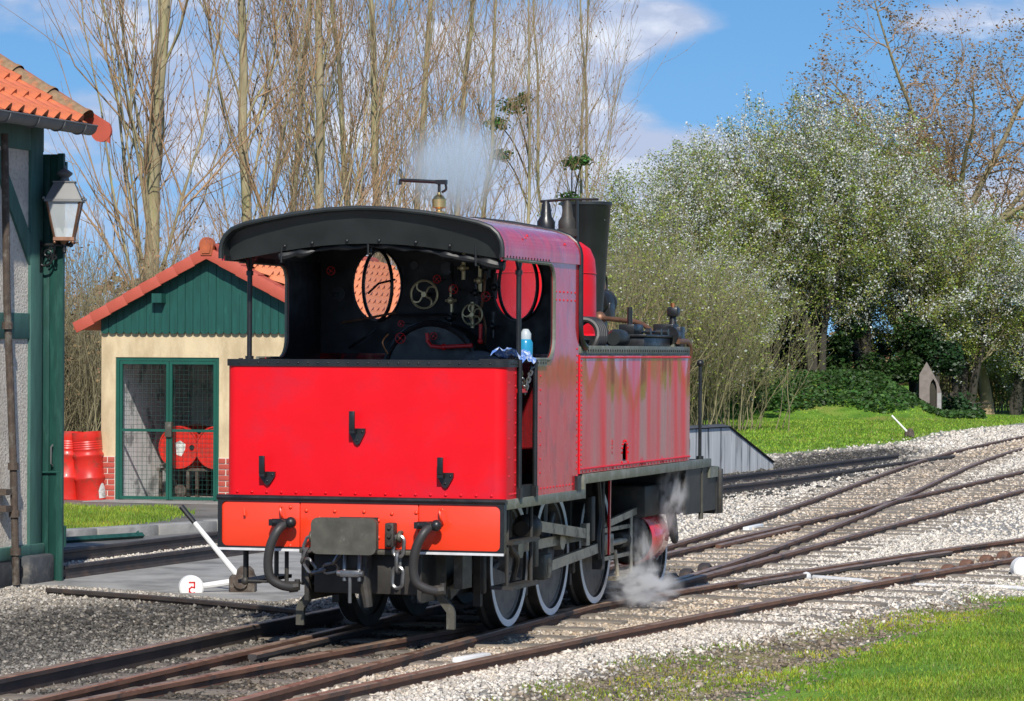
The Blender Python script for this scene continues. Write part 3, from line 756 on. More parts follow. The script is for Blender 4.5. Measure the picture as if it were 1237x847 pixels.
# drawgear under the buffer
b = MB()
for x in (-.045, .055): b.tube([(x, -.16, .70), (x+.01, -.20, .58), (x+.012, -.20, .53)], .013, 8)
b.box(-.06, .075, -.225, -.185, .555, .60, bev=.008); b.cyl((.005, -.205, .56), (.005, -.205, .39), .012, n=8); b.cyl((-.08, -.205, .578), (.095, -.205, .578), .02, n=10)
b.build('screw_coupling', 'chain_steel', loco)
b = MB(); b.box(-.06, .10, -.15, -.05, .60, .70, bev=.01); b.cyl((.06, -.12, .62), (.10, -.12, .36), .045, .03, 10); b.build('draw_hook', 'frame_black', loco)
# guard irons
for sx in (-1, 1):
    b = MB(); x = .46*sx
    b.plate([(-.05, .70), (.05, .70), (.05, .47), (.03, .42), (.10, .34), (.115, .30), (.115, .19), (.06, .19), (.06, .30), (-.02, .40), (-.05, .47)], [], lambda a, c, d: (x + (-a if sx < 0 else a) + (0.0 if sx < 0 else -.05), .36 + d, c), 0, .03)
    b.build('guard_iron', 'worn_iron', loco)
# main frames and drag box
b = MB(); b.box(-.34, .40, .06, .32, .43, .695, bev=.01); b.build('drag_box', 'frame_black', loco)
for x in (-.40, .37):
    b = MB(); b.box(x, x+.03, .05, 5.9, .38, 1.0); b.build('frame_plate', 'frame_black', loco)
b = MB()
for y in (1.0, 2.0, 3.1, 4.4, 5.2): b.box(-.38, .38, y, y+.03, .5, .98)
b.box(-.36, .36, .7, 4.9, .80, .84); b.box(-.32, .32, 1.2, 3.2, .36, .80); b.build('frame_stretchers', 'frame_black', loco)
# wheels
def wheel(y, side_, r, parent, crank, spokes, driving=True):
    """outer face in the plane x = side*.56"""
    xo = .56*side_; xi = .44*side_; zc = .12 + r
    w = empty('wheel', (0, 0, 0)); w.parent = parent; tag(w)
    b = MB(); b.lathe([(r-.055, xi), (r+.022, xi), (r+.022, xi+.03*side_), (r, xi+.045*side_), (r-.003, xo-.006*side_), (r-.008, xo), (r-.055, xo), (r-.055, xi)], (0, y, zc), 'X', 48)
    b.build('tyre', 'frame_black', w)
    b = MB(); b.lathe([(r-.052, xo), (r-.052, xo+.003*side_), (r-.006, xo+.003*side_), (r-.006, xo)], (0, y, zc), 'X', 48); b.build('tyre_face', 'tyre_white', w)
    b = MB(); xr = xo-.02*side_; x2 = xi+.02*side_
    b.lathe([(r-.085, x2), (r-.052, x2), (r-.052, xr), (r-.085, xr), (r-.085, x2)], (0, y, zc), 'X', 40)
    b.lathe([(0, xo-.005*side_), (.085, xo-.005*side_), (.095, x2), (0, x2)], (0, y, zc), 'X', 20)
    for i in range(spokes):
        a = 2*PI*i/spokes + .2
        b.cyl(((xr+x2)/2, y + .08*math.cos(a), zc + .08*math.sin(a)), ((xr+x2)/2, y + (r-.07)*math.cos(a), zc + (r-.07)*math.sin(a)), .022, .018, 6)
    if driving:
        rr = r-.075; ch = rr*.18
        seg = [(rr*math.cos(a), rr*math.sin(a)) for a in [R(crank+180-78 + 156*i/16) for i in range(17)]]
        b.plate(seg, [], lambda a, c, d: (d, y+a, zc+c), min(x2, xr-.004*side_), max(x2, xr-.004*side_))
    b.build('wheel_centre', 'wheel_grey', w)
    return w
for y in (1.47, 2.50, 3.67):
    wheel(y, 1, .45, loco, 80, 10); wheel(y, -1, .45, loco, 170, 10)
for sd in (1, -1): wheel(5.55, sd, .30, loco, 0, 8, False)
for y, r in ((1.47, .45), (2.50, .45), (3.67, .45), (5.55, .30)):
    b = MB(); b.cyl((-.5, y, .12+r), (.5, y, .12+r), .065, n=12); b.build('axle', 'frame_black', loco)
# side valances and footplates
for sx in (1, -1):
    b = MB()
    b.box(sx*.93 if sx > 0 else -.968, .968 if sx > 0 else -.93, .03, 1.93, .988, 1.053, bev=.004)
    b.box(sx*.93 if sx > 0 else -.968, .968 if sx > 0 else -.93, 1.905, 1.935, .988, 1.155)
    b.box(sx*.93 if sx > 0 else -.968, .968 if sx > 0 else -.93, 1.935, 5.67, 1.088, 1.155, bev=.004)
    b.box(sx*.93 if sx > 0 else -.965, .965 if sx > 0 else -.93, 5.64, 5.92, 1.0, 1.085)
    b.build('footplate_valance', 'grey_green', loco)
b = MB(); b.box(-.95, .95, .03, 1.92, 1.03, 1.046); b.box(-.95, .95, 1.92, 5.66, 1.13, 1.148); b.build('footplate', 'black_matt', loco)
# cab side sheets with the roof's lower edge
def side_sheet(sx):
    x = sx*HWD
    L = [(.74, 1.05), (1.785, 1.05), (1.785, 2.62), (-.02, 2.62), (-.02, 2.585), (.98, 2.585)] + arc(1.045, 2.465, .12, 90, 0, 6)[1:] + arc(1.02, 2.10, .145, 0, -90, 6) + [(.74, 1.955)]
    b = MB(); b.plate(L, [], lambda a, c, d: (x + d*sx, a, c), -.012, 0)
    o = b.build('cab_side', 'red_cab', loco)
    b = MB(); b.plate([(a, c) for a, c in L], [], lambda a, c, d: (x + d*sx, a + (.004 if a < 1 else -.004), c), -.020, -.014); b.build('cab_side_lining', 'black_matt', o)
    rim = [(.62, 1.950), (1.0, 1.950)] + arc(1.01, 2.10, .155, -90, 0, 6) + arc(1.045, 2.465, .122, 0, 90, 6) + [(.30, 2.590)]
    b = MB(); b.tube([(x + .002*sx, a, c) for a, c in rim], .013, 6); b.build('window_beading', 'grey_green', o)
    b = MB(); b.box(min(x, x+.012*sx), max(x, x+.012*sx), .0, 1.03, 2.588, 2.628); b.build('window_strap', 'grey_green', o)
    rivets([(x+.012*sx, q, 2.608) for q in lin(.05, 1.0, 15)], .009, (sx, 0, 0), 'strap_rivets', 'black_paint', o)
    b = MB(); b.box(min(x, x+.012*sx), max(x, x+.012*sx), .715, .97, 1.905, 1.952); b.build('sill_strap', 'grey_green', o)
    rivets([(x+.012*sx, q, 1.928) for q in lin(.76, .94, 4)], .008, (sx, 0, 0), 'sill_rivets', 'black_paint', o)
    pts = [(x, q, z) for q in lin(1.22, 1.69, 6) for z in (2.35, 2.405)] + [(x, q, 1.095) for q in lin(.80, 1.72, 13)] + [(x, .86, z) for z in lin(1.2, 1.84, 8)] + [(x, 1.745, z) for z in lin(1.15, 2.02, 20)]
    rivets(pts, .0085, (sx, 0, 0), 'rivets', 'red_cab', o)
    b = MB(); b.box(x-.02, x+.02, 1.70, 1.80, 1.05, 1.15); b.build('corner_block', 'black_paint', o)
    for q in (.345, .70):
        b = MB(); b.cyl((x+.012*sx, q, 1.06), (x+.012*sx, q, 1.95), .016, n=8); b.box(x-.01, x+.028 if sx > 0 else x+.01, q-.025, q+.025, 1.05, 1.12); b.build('handrail', 'black_paint', o)
    # door apron between bunker and cab
    b = MB(); b.box(min(x, x-.05*sx), max(x, x-.05*sx), .315, .74, 1.05, 1.13); b.build('door_sill', 'black_matt', o)
    return o
cab_r = side_sheet(1); cab_l = side_sheet(-1)
chain('chain', [(.95, .36, 1.93), (.95, .52, 1.74), (.95, .70, 1.92)], .045, .006, .012, cab_r)
b = MB(); b.box(.93, .958, .38, .55, 1.735, 1.760); b.build('chain_pin', 'red_fitting', cab_r)
# cab roof
def roofprof(n=10, off=0.0):
    half = [(HWD, 2.60), (HWD, 2.66), (.948, 2.70), (.925, 2.745), (.880, 2.785), (.80, 2.815), (.66, 2.845), (.45, 2.880), (.22, 2.906), (0, 2.916)]
    P = [Vector((a, c)) for a, c in half]; full = P + [Vector((-p.x, p.y)) for p in P[-2::-1]]
    if off:
        out = []
        for i, p in enumerate(full):
            d = (full[min(i+1, len(full)-1)] - full[max(i-1, 0)]).normalized(); out.append(p + Vector((d.y, -d.x))*off)
        return out
    return full
def shell(name, y0, y1, o0, o1, mat, parent, endlip=True):
    A = roofprof(off=o0); B = roofprof(off=o1); n = len(A); V = []; F = []
    for y in (y0, y1):
        V += [(p.x, y, p.y) for p in A] + [(p.x, y, p.y) for p in B]
    for i in range(n-1):
        F += [(i, i+1, 2*n+i+1, 2*n+i), (n+i, 3*n+i, 3*n+i+1, n+i+1), (i, n+i, n+i+1, i+1), (2*n+i, 2*n+i+1, 3*n+i+1, 3*n+i)]
    F += [(0, 2*n, 3*n, n), (n-1, 2*n-1, 4*n-1, 3*n-1)]
    return MB().add(V, F).build(name, mat, parent, angle=40)
roof = shell('cab_roof', -.03, 1.80, 0, .014, 'red_cab', loco)
shell('roof_lining', -.025, 1.79, -.012, -.002, 'roof_black', roof)
lip = roofprof(off=.006)
b = MB(); b.tube([(p.x, -.035, p.y) for p in lip], .016, 8); b.build('roof_lip', 'roof_black', roof)
fr = roofprof(off=.004)
b = MB(); b.tube([(HWD+.004, 1.80, 2.20)] + [(p.x, 1.80, p.y) for p in fr] + [(-HWD-.004, 1.80, 2.20)], .024, 8, flat=(1.0, 1.0)); 
swp = [(1.80, 2.22), (1.805, 2.16), (1.83, 2.10), (1.88, 2.055), (1.95, 2.03)]
b.build('front_angle', 'black_paint', roof)
for sx in (1, -1):
    b = MB(); b.tube(smooth_path([(sx*(HWD+.004), a, c) for a, c in swp], 4), .024, 8); b.build('cab_front_sweep', 'black_paint', roof)
rivets([(HWD*.6*q, -.03 + .0, 2.9) for q in ()], .01, (0, -1, 0), 'rivets', 'red_cab', roof) if False else None
rivets([(.952, .50, 2.74), (.93, .62, 2.76), (.935, .60, 2.70), (.95, 1.45, 2.73)], .011, (.8, 0, .6), 'roof_bolts', 'red_cab', roof)
# rear valance of the roof, with bolts, and the rolled storm sheet under it
up = roofprof(off=-.004)
lowz = lambda x: 2.695 - .09*(x/.8)**2 if abs(x) < .62 else 2.695 - .09*(.62/.8)**2 - (abs(x)-.62)*.16
top = [(p.x, p.y) for p in up if p.y > 2.60]
L = top + [(x, lowz(x)) for x in lin(-.94, .94, 33)]
b = MB(); b.plate(L, [], lambda a, c, d: (a, d + .09*(1-min(1, max(0, (c-2.6)/.3))), c), .0, .012); b.build('roof_valance', 'roof_black', roof)
rivets([(x, .055, 2.715 - .04*(x/.6)**2) for x in (-.55, -.36, -.12, .1, .35, .58)], .013, (0, -1, .15), 'valance_bolts', 'black_paint', roof)
b = MB(); rr = random.Random(3)
pts = [(x, .11 + rr.uniform(-.015, .015), lowz(x) - .010 - rr.uniform(0, .016) - (.02 if x > .5 else 0) - (.012 if x < -.35 else 0)) for x in lin(-.60, .93, 26)]
b.tube(smooth_path(pts, 3), [.016 + .007*math.sin(i*.37) + .005*math.sin(i*.91+1) + (.012 if i > 58 else 0) + (.01 if i < 12 else 0) for i in range(25*3+1)], 9); b.build('rolled_storm_sheet', 'canvas_black', roof)
for x in (-.58, .02, .75):
    b = MB(); b.tube([(x, .07, 2.70), (x, .075, lowz(x)-.07), (x, .13, lowz(x)-.07), (x, .14, 2.70)], .007, 6); b.build('sheet_strap', 'canvas_black', roof)
# corner posts with arched brackets
for sx in (1, -1):
    b = MB(); x = sx*.935; b.cyl((x, .42, 1.93), (x, .42, 2.62), .017, n=10); b.cyl((x, .42, 2.50), (x, .42, 2.53), .024, n=10); b.cyl((x, .42, 1.935), (x, .42, 1.965), .028, n=10)
    b.plate([(.30, 2.62), (.36, 2.585), (.402, 2.53), (.402, 2.49), (.438, 2.49), (.438, 2.53), (.48, 2.585), (.55, 2.62)], [], lambda a, c, d: (x+d, a, c), -.008, .008)
    b.build('corner_post', 'black_paint', roof)
# cab front plate with two oval windows
ov = [ellipse(sx*.515, 2.46, .178, .247) for sx in (-1, 1)]
L = [(p.x, p.y) for p in roofprof(off=-.014)] + [(-.94, 1.06), (.94, 1.06)]
b = MB(); b.plate(L, ov, lambda a, c, d: (a, d, c), 1.790, 1.802); spect = b.build('cab_front', 'black_matt', loco)
for sx, ang in ((-1, -36), (1, -24)):
    E0 = ellipse(0, 0, .176, .246, 40); m = Matrix.Rotation(R(ang), 4, 'Z')
    b = MB(); b.tube([Vector((sx*.515, 1.795, 2.46)) + m @ Vector((a, 0, c)) for a, c in E0], .013, 8, closed=True); f = b.build('window_frame', 'black_paint', spect)
    b = MB(); b.plate(ellipse(0, 0, .170, .240, 36), [], lambda a, c, d: Vector((sx*.515, 1.795, 2.46)) + m @ Vector((a, d, c)), -.002, .002); b.build('window_pane', 'glass', f)
    b = MB(); b.tube([(*ellipse(sx*.515, 2.46, .18, .249, 40)[i], 0) for i in range(40)], .008, 6, closed=True)
    b.v = [(q[0], 1.786 + q[2], q[1]) for q in b.v]; b.build('window_rim', 'black_paint', spect)
# cab interior
b = MB(); b.box(-.94, .94, .31, 1.79, 1.05, 1.09); b.build('cab_floor', 'black_matt', loco)
b = MB()
L = [(-.345, 1.10)] + [(-.345, 1.80)] + arc(0, 1.82, .345, 180, 0, 20) + [(.345, 1.10)]
L = [(x, 1.82 + (z-1.82)*1.08 if z > 1.82 else z) for x, z in L]
b.plate(L, [], lambda a, c, d: (a, d, c), 1.44, 1.79); bh = b.build('boiler_backhead', 'black_paint', loco, angle=50)
b = MB(); b.tube([(x, 1.44, z) for x, z in L[1:-1]], .022, 8); b.build('backhead_flange', 'black_paint', bh)
def handwheel(c, r, parent, mat, spokes=5, n=28):
    c = Vector(c); b = MB()
    b.tube([c + Vector((r*math.cos(2*PI*i/n), 0, r*math.sin(2*PI*i/n))) for i in range(n)], r*.09, 6, closed=True)
    b.cyl(c + Vector((0, -.012, 0)), c + Vector((0, .012, 0)), r*.2, n=10)
    for k in range(spokes):
        a = 2*PI*k/spokes + .3; p = []
        for j in range(7):
            q = j/6; aa = a + .75*math.sin(q*PI*.9)*(1-q*.2); p.append(c + Vector((q*r*math.cos(aa), 0, q*r*math.sin(aa))))
        b.tube(p, r*.07, 5)
    o = b.build('handwheel', mat, parent)
    b = MB(); b.cyl(c, (c.x, 1.79, c.z), r*.14, n=8); b.build('spindle', 'black_paint', o); return o
handwheel((-.125, 1.66, 2.395), .096, loco, 'brass_dull', 4)
handwheel((.225, 1.66, 2.255), .072, loco, 'brass_dull', 5)
for x, z, r in ((-.80, 2.56, .03), (-.02, 2.50, .028), (.10, 2.43, .032), (.335, 2.38, .032), (-.21, 2.09, .036), (.03, 2.105, .025), (-.205, 2.19, .022)):
    handwheel((x, 1.62 if z > 2.2 else 1.40, z), r, loco, 'red_fitting', 4, 14)
b = MB(); b.tube([(-.01, 1.38, 2.125), (-.005, 1.38, 2.07), (.03, 1.36, 2.035), (.10, 1.35, 2.03), (.33, 1.34, 2.042)], .014, 8); b.sphere((.12, 1.35, 2.03), .024, 6); b.build('regulator_handle', 'red_fitting', loco)
b = MB(); b.tube([(.36, 1.42, 2.06), (.362, 1.42, 2.19)], [.010, .014], 8); b.sphere((.36, 1.42, 2.07), .02, 6); b.build('lever_handle', 'red_fitting', loco)
rr = random.Random(5)
for i in range(10):
    x = rr.uniform(.05, .40); z = rr.uniform(2.12, 2.62)
    b = MB(); b.cyl((x, 1.70, z-.08), (x, 1.70, z+.10), .014, n=8); b.sphere((x, 1.68, z), .026, 5); b.cyl((x-.04, 1.69, z), (x+.04, 1.69, z), .010, n=6)
    b.build('gauge_cock', 'brass_dull' if i % 3 == 0 else 'black_paint', loco)
for x0, z0, x1, z1 in ((-.35, 2.25, .10, 2.26), (.25, 2.2, .30, 2.65), (.05, 2.6, .05, 2.3), (-.75, 2.2, -.35, 2.27), (-.7, 2.02, -.5, 2.16), (.30, 2.05, .27, 2.3)):
    b = MB(); b.tube(smooth_path([(x0, 1.72, z0), ((x0+x1)/2+.03, 1.68, (z0+z1)/2), (x1, 1.72, z1)], 4), .009, 6); b.build('pipe', 'copper_dull' if rr.random() < .3 else 'black_paint', loco)
b = MB(); b.tube(smooth_path([(-.30, 1.40, 1.98), (-.34, 1.40, 2.06), (-.30, 1.41, 2.12)], 4), .006, 6); b.build('pipe', 'copper', loco)
for x, z, r in ((-.80, 2.40, .05), (.0, 2.58, .045), (-.24, 2.60, .03), (.22, 2.66, .04)):
    b = MB(); b.lathe([(0, 0), (r, 0), (r, .03), (r*.85, .035), (0, .035)], (x, 1.78, z), 'Y', 20); b.build('pressure_gauge', 'black_paint', loco)
b = MB(); b.tube([(-.36, 1.72, 2.50), (-.44, 1.60, 2.47), (-.50, 1.55, 2.40)], .008, 6); b.build('window_stay', 'black_paint', loco)
# side tanks
for sx in (1, -1):
    x1 = sx*HWD; x0 = sx*.42; tank = empty('side_tank'); tank.parent = loco
    body = MB(); xa, xb = min(x0, x1), max(x0, x1)
    L = [(1.79, 1.16), (4.985, 1.16), (4.985, 1.985), (1.79, 1.985)]
    hole = [(2.965, 1.215), (3.105, 1.215), (3.105, 1.275)] + arc(3.035, 1.275, .07, 0, 180, 8)[1:-1] + [(2.965, 1.275)]
    body.plate(L, [hole], lambda a, c, d: (x1 - sx*d, a, c), 0, .012)
    body.box(xa + (.012 if sx < 0 else 0), xb - (.012 if sx > 0 else 0), 4.955, 4.985, 1.16, 1.985); body.box(xa, xb, 1.79, 1.81, 1.16, 1.985)
    body.build('tank_side', 'red_tank', tank)
    b = MB(); b.box(xa, xb, 1.80, 4.98, 1.975, 1.992); b.build('tank_top', 'black_paint', tank)
    b = MB(); b.box(x0-.01, x0+.01, 1.79, 4.985, 1.16, 1.985); b.box(xa, xb, 2.9, 3.2, 1.18, 1.19); b.build('tank_inner_side', 'black_matt', tank)
    b = MB(); b.box(min(x1-sx*.03, x1-sx*.005), max(x1-sx*.03, x1-sx*.005), 1.86, 5.01, 1.985, 2.045, bev=.004); b.build('tank_coping', 'grey_green', tank)
    rivets([(x1-sx*.005, q, 2.012) for q in lin(1.98, 4.93, 46)], .0095, (sx, 0, 0), 'coping_rivets', 'black_paint', tank)
    b = MB(); b.tube([(x1+sx*.002, 1.80, 1.190), (x1+sx*.002, 4.985, 1.190)], .008, 6); b.tube([(x1+sx*.002, 1.80, 1.962), (x1+sx*.002, 4.985, 1.962)], .008, 6); b.tube([(x1+sx*.002, 1.80, 1.16), (x1+sx*.002, 1.80, 1.98)], .007, 6); b.build('tank_beading', 'red_paint', tank)
    rivets([(x1, q, 1.172) for q in lin(1.9, 4.9, 34)] + [(x1, 1.86, z) for z in lin(1.22, 1.94, 22)], .0085, (sx, 0, 0), 'rivets', 'red_tank', tank)
    fr2 = [(2.95, 1.205), (2.95, 1.275)] + arc(3.035, 1.275, .085, 180, 0, 8) + [(3.12, 1.205)]
    rivets([(x1, a, c) for a, c in fr2], .009, (sx, 0, 0), 'handhole_rivets', 'red_paint', tank)
# boiler, smokebox, dome, chimney
b = MB(); b.lathe([(0, 1.79), (.43, 1.79), (.43, 4.95), (.455, 4.95), (.455, 5.62), (.44, 5.64), (0, 5.64)], (0, 0, 1.70), 'Y', 40); b.build('boiler', 'black_paint', loco)
b = MB(); b.lathe([(.43, 1.95), (.43, 2.12), (.40, 2.14), (.395, 2.62), (.385, 2.71), (.35, 2.79), (.28, 2.84), (.15, 2.868), (0, 2.875)], (0, 4.20, 0), 'Z', 48); dome = b.build('steam_dome', 'red_paint', loco, angle=50)
b = MB(); b.tube([(.398*math.cos(w), 4.20+.398*math.sin(w), 2.60) for w in lin(0, 2*PI, 41)[:-1]], .004, 4, closed=True); b.build('dome_seam', 'red_paint', dome)
for vx in (-.005, .165):
    b = MB(); b.lathe([(0, 2.80), (.06, 2.80), (.06, 2.87), (.085, 2.885), (.085, 2.93), (.07, 2.945), (.07, 3.0), (.045, 3.04), (.034, 3.13), (.02, 3.16), (0, 3.16)], (vx, 4.25, 0), 'Z', 16); b.build('safety_valve', 'frame_black' if vx > .1 else 'black_paint', dome)
b = MB(); b.tube([(-.05, 4.25, 3.155), (.165, 4.25, 3.170), (.40, 4.30, 3.170)], .012, 6); b.tube([(.24, 4.25, 3.165), (.24, 4.25, 2.85)], .014, 6); b.build('valve_lever', 'black_paint', dome)
b = MB(); b.lathe([(.24, 2.10), (.19, 2.16), (.135, 2.24), (.135, 2.30), (.196, 3.165), (.208, 3.175), (.208, 3.200), (.18, 3.200), (.155, 3.1), (.115, 2.4)], (0, 5.38, 0), 'Z', 40); chim = b.build('chimney', 'roof_black', loco, angle=50)
rivets([(.172, 5.31, 3.05), (.10, 5.24, 3.04)], .012, (.7, -.7, 0), 'chimney_rivets', 'roof_black', chim)
# head lamp ahead of the chimney
b = MB(); b.lathe([(0, -.13), (.085, -.13), (.105, -.10), (.105, .06), (.115, .07), (.115, .09), (0, .09)], (0, 5.83, 2.40), 'Y', 24); b.box(-.11, .11, 5.72, 5.88, 2.25, 2.40, bev=.01); hl = b.build('head_lamp', 'black_paint', loco)
b = MB(); b.lathe([(.04, 2.50), (.05, 2.54), (.035, 2.58), (0, 2.60)], (0, 5.80, 0), 'Z', 14); b.build('lamp_vent', 'copper', hl)
b = MB(); b.tube(smooth_path([(.02, 5.86, 2.40), (.02, 5.93, 2.52), (.02, 5.92, 2.60), (.02, 5.84, 2.64), (.02, 5.78, 2.61)], 5), .010, 6); b.build('lamp_handle', 'black_paint', hl)
b = MB(); b.box(-.05, .05, 5.55, 5.85, 2.10, 2.26); b.build('lamp_bracket', 'black_paint', hl)
# whistle on the cab roof
b = MB(); b.lathe([(.030, 2.905), (.050, 2.92), (.050, 2.965), (.022, 2.972), (.020, 2.985), (.048, 2.995), (.050, 3.05), (.030, 3.075), (.014, 3.085), (.012, 3.10), (0, 3.10)], (0, 1.60, 0), 'Z', 20); wh = b.build('steam_whistle', 'brass', loco)
b = MB(); b.cyl((0, 1.60, 3.09), (0, 1.60, 3.175), .011, n=8); b.tube([(-.285, 1.60, 3.155), (-.285, 1.60, 3.186), (-.26, 1.60, 3.186), (.045, 1.60, 3.168)], .013, 8); b.tube(smooth_path([(.045, 1.60, 3.168), (.05, 1.60, 3.12), (.02, 1.60, 3.10)], 4), .009, 6); b.box(-.02, .055, 1.58, 1.62, 3.155, 3.185); b.build('whistle_lever', 'black_paint', wh)
# gear on the tank top
b = MB(); b.box(.62, .88, 3.86, 4.66, 1.99, 2.115, bev=.01); b.box(.60, .90, 3.84, 4.68, 2.115, 2.135, bev=.005); tb = b.build('tool_box', 'black_paint', loco)
b = MB(); b.box(.68, .80, 3.86, 4.14, 2.13, 2.21, bev=.008); b.cyl((.73, 4.0, 2.20), (.73, 4.0, 2.34), .020, n=10); b.tube([(.84, 3.9, 2.155), (.84, 4.6, 2.155)], .010, 6); b.build('tool_box_latch', 'black_paint', tb)
for q in (3.98, 4.30, 4.52):
    b = MB(); b.cyl((.86, q, 2.155), (.90, q, 2.155), .028, n=10); b.build('clamp_nut', 'black_paint', tb)
b = MB(); b.box(.70, .90, 4.70, 4.90, 1.99, 2.13); b.build('filler_lid', 'grey_green', loco)
b = MB(); b.lathe([(0, -.13), (.05, -.13), (.07, -.09), (.07, .09), (.05, .13), (0, .13)], (.74, 3.62, 2.10), 'Y', 16); b.cyl((.74, 3.62, 1.99), (.74, 3.62, 2.05), .03, n=8); b.build('oil_pot', 'roof_black', loco)
b = MB(); b.box(.78, .93, 4.78, 4.93, 1.99, 2.20, bev=.01); b.cyl((.86, 4.70, 2.13), (.86, 4.80, 2.13), .075, n=18); b.cyl((.85, 4.85, 2.20), (.85, 4.85, 2.29), .034, .022, 10); b.box(.81, .90, 4.80, 4.90, 2.275, 2.355, bev=.02); b.box(.72, .88, 4.74, 4.92, 2.13, 2.22, bev=.006)
b.build('lubricator', 'black_paint', loco)
b = MB(); b.cyl((.85, 4.85, 2.35), (.85, 4.85, 2.385), .016, n=8); b.build('lubricator_cap', 'copper', loco)
b = MB(); b.box(.55, .62, 2.2, 3.7, 1.99, 2.06); b.build('tank_rail', 'roof_black', loco)
b = MB(); b.tube(smooth_path([(.93, 4.70, 2.085), (.94, 4.85, 2.085), (.94, 4.97, 2.08), (.94, 5.06, 2.0), (.90, 5.07, 1.80), (.90, 4.98, 1.77)], 5), .022, 10); b.build('feed_pipe', 'copper_dull', loco)
b = MB(); b.tube(smooth_path([(.15, 5.25, 2.27), (.35, 5.1, 2.255), (.58, 4.95, 2.22), (.80, 4.75, 2.08)], 5), .020, 10); b.sphere((.15, 5.25, 2.27), .055, 6); b.build('blower_pipe', 'copper_dull', loco)
b = MB(); b.tube(smooth_path([(.88, 5.02, 1.60), (.90, 5.06, 1.48), (.90, 5.08, 1.40), (.88, 5.02, 1.36)], 4), .014, 8); b.lathe([(.02, 1.30), (.05, 1.30), (.05, 1.42), (.03, 1.44), (0, 1.44)], (.88, 5.06, 0), 'Z', 12); b.lathe([(.06, 1.25), (.06, 1.32), (0, 1.32)], (.88, 5.06, 0), 'Z', 12); b.build('clack_valve', 'copper_dull', loco)
b = MB(); b.tube([(.58, 2.9, 2.10), (.62, 3.8, 2.07)], .016, 6); b.tube([(.53, 2.9, 2.13), (.57, 3.85, 2.09)], .014, 6); b.box(.5, .64, 3.3, 3.34, 2.0, 2.12); b.build('sand_pipe', 'black_paint', loco)
# front end: apron and marker pole
b = MB()
for x in (-.95, .925): b.box(x, x+.02, 4.9, 5.95, .735, 1.06)
b.box(-.95, .95, 5.93, 6.02, .70, 1.075); b.box(-.95, .95, 4.9, 5.93, 1.06, 1.085); b.box(-.9, .9, 4.88, 4.91, .74, 1.06)
b.build('front_apron', 'frame_black', loco)
b = MB(); b.box(.945, .955, 5.42, 5.45, .70, 1.09); b.cyl((.94, 5.43, .73), (.94, 5.43, .68), .02, n=8); b.build('apron_strap', 'worn_iron', loco)
b = MB(); b.box(-.975, .975, 6.0, 6.05, .70, 1.06, bev=.006); b.build('front_buffer_beam', 'frame_black', loco)
b = MB(); b.cyl((.93, 5.43, 1.10), (.93, 5.43, 1.90), .014, n=10); b.sphere((.93, 5.43, 1.915), .03, 6); b.cyl((.93, 5.43, 1.15), (.93, 5.43, 1.18), .03, n=10); b.build('marker_pole', 'black_paint', loco)
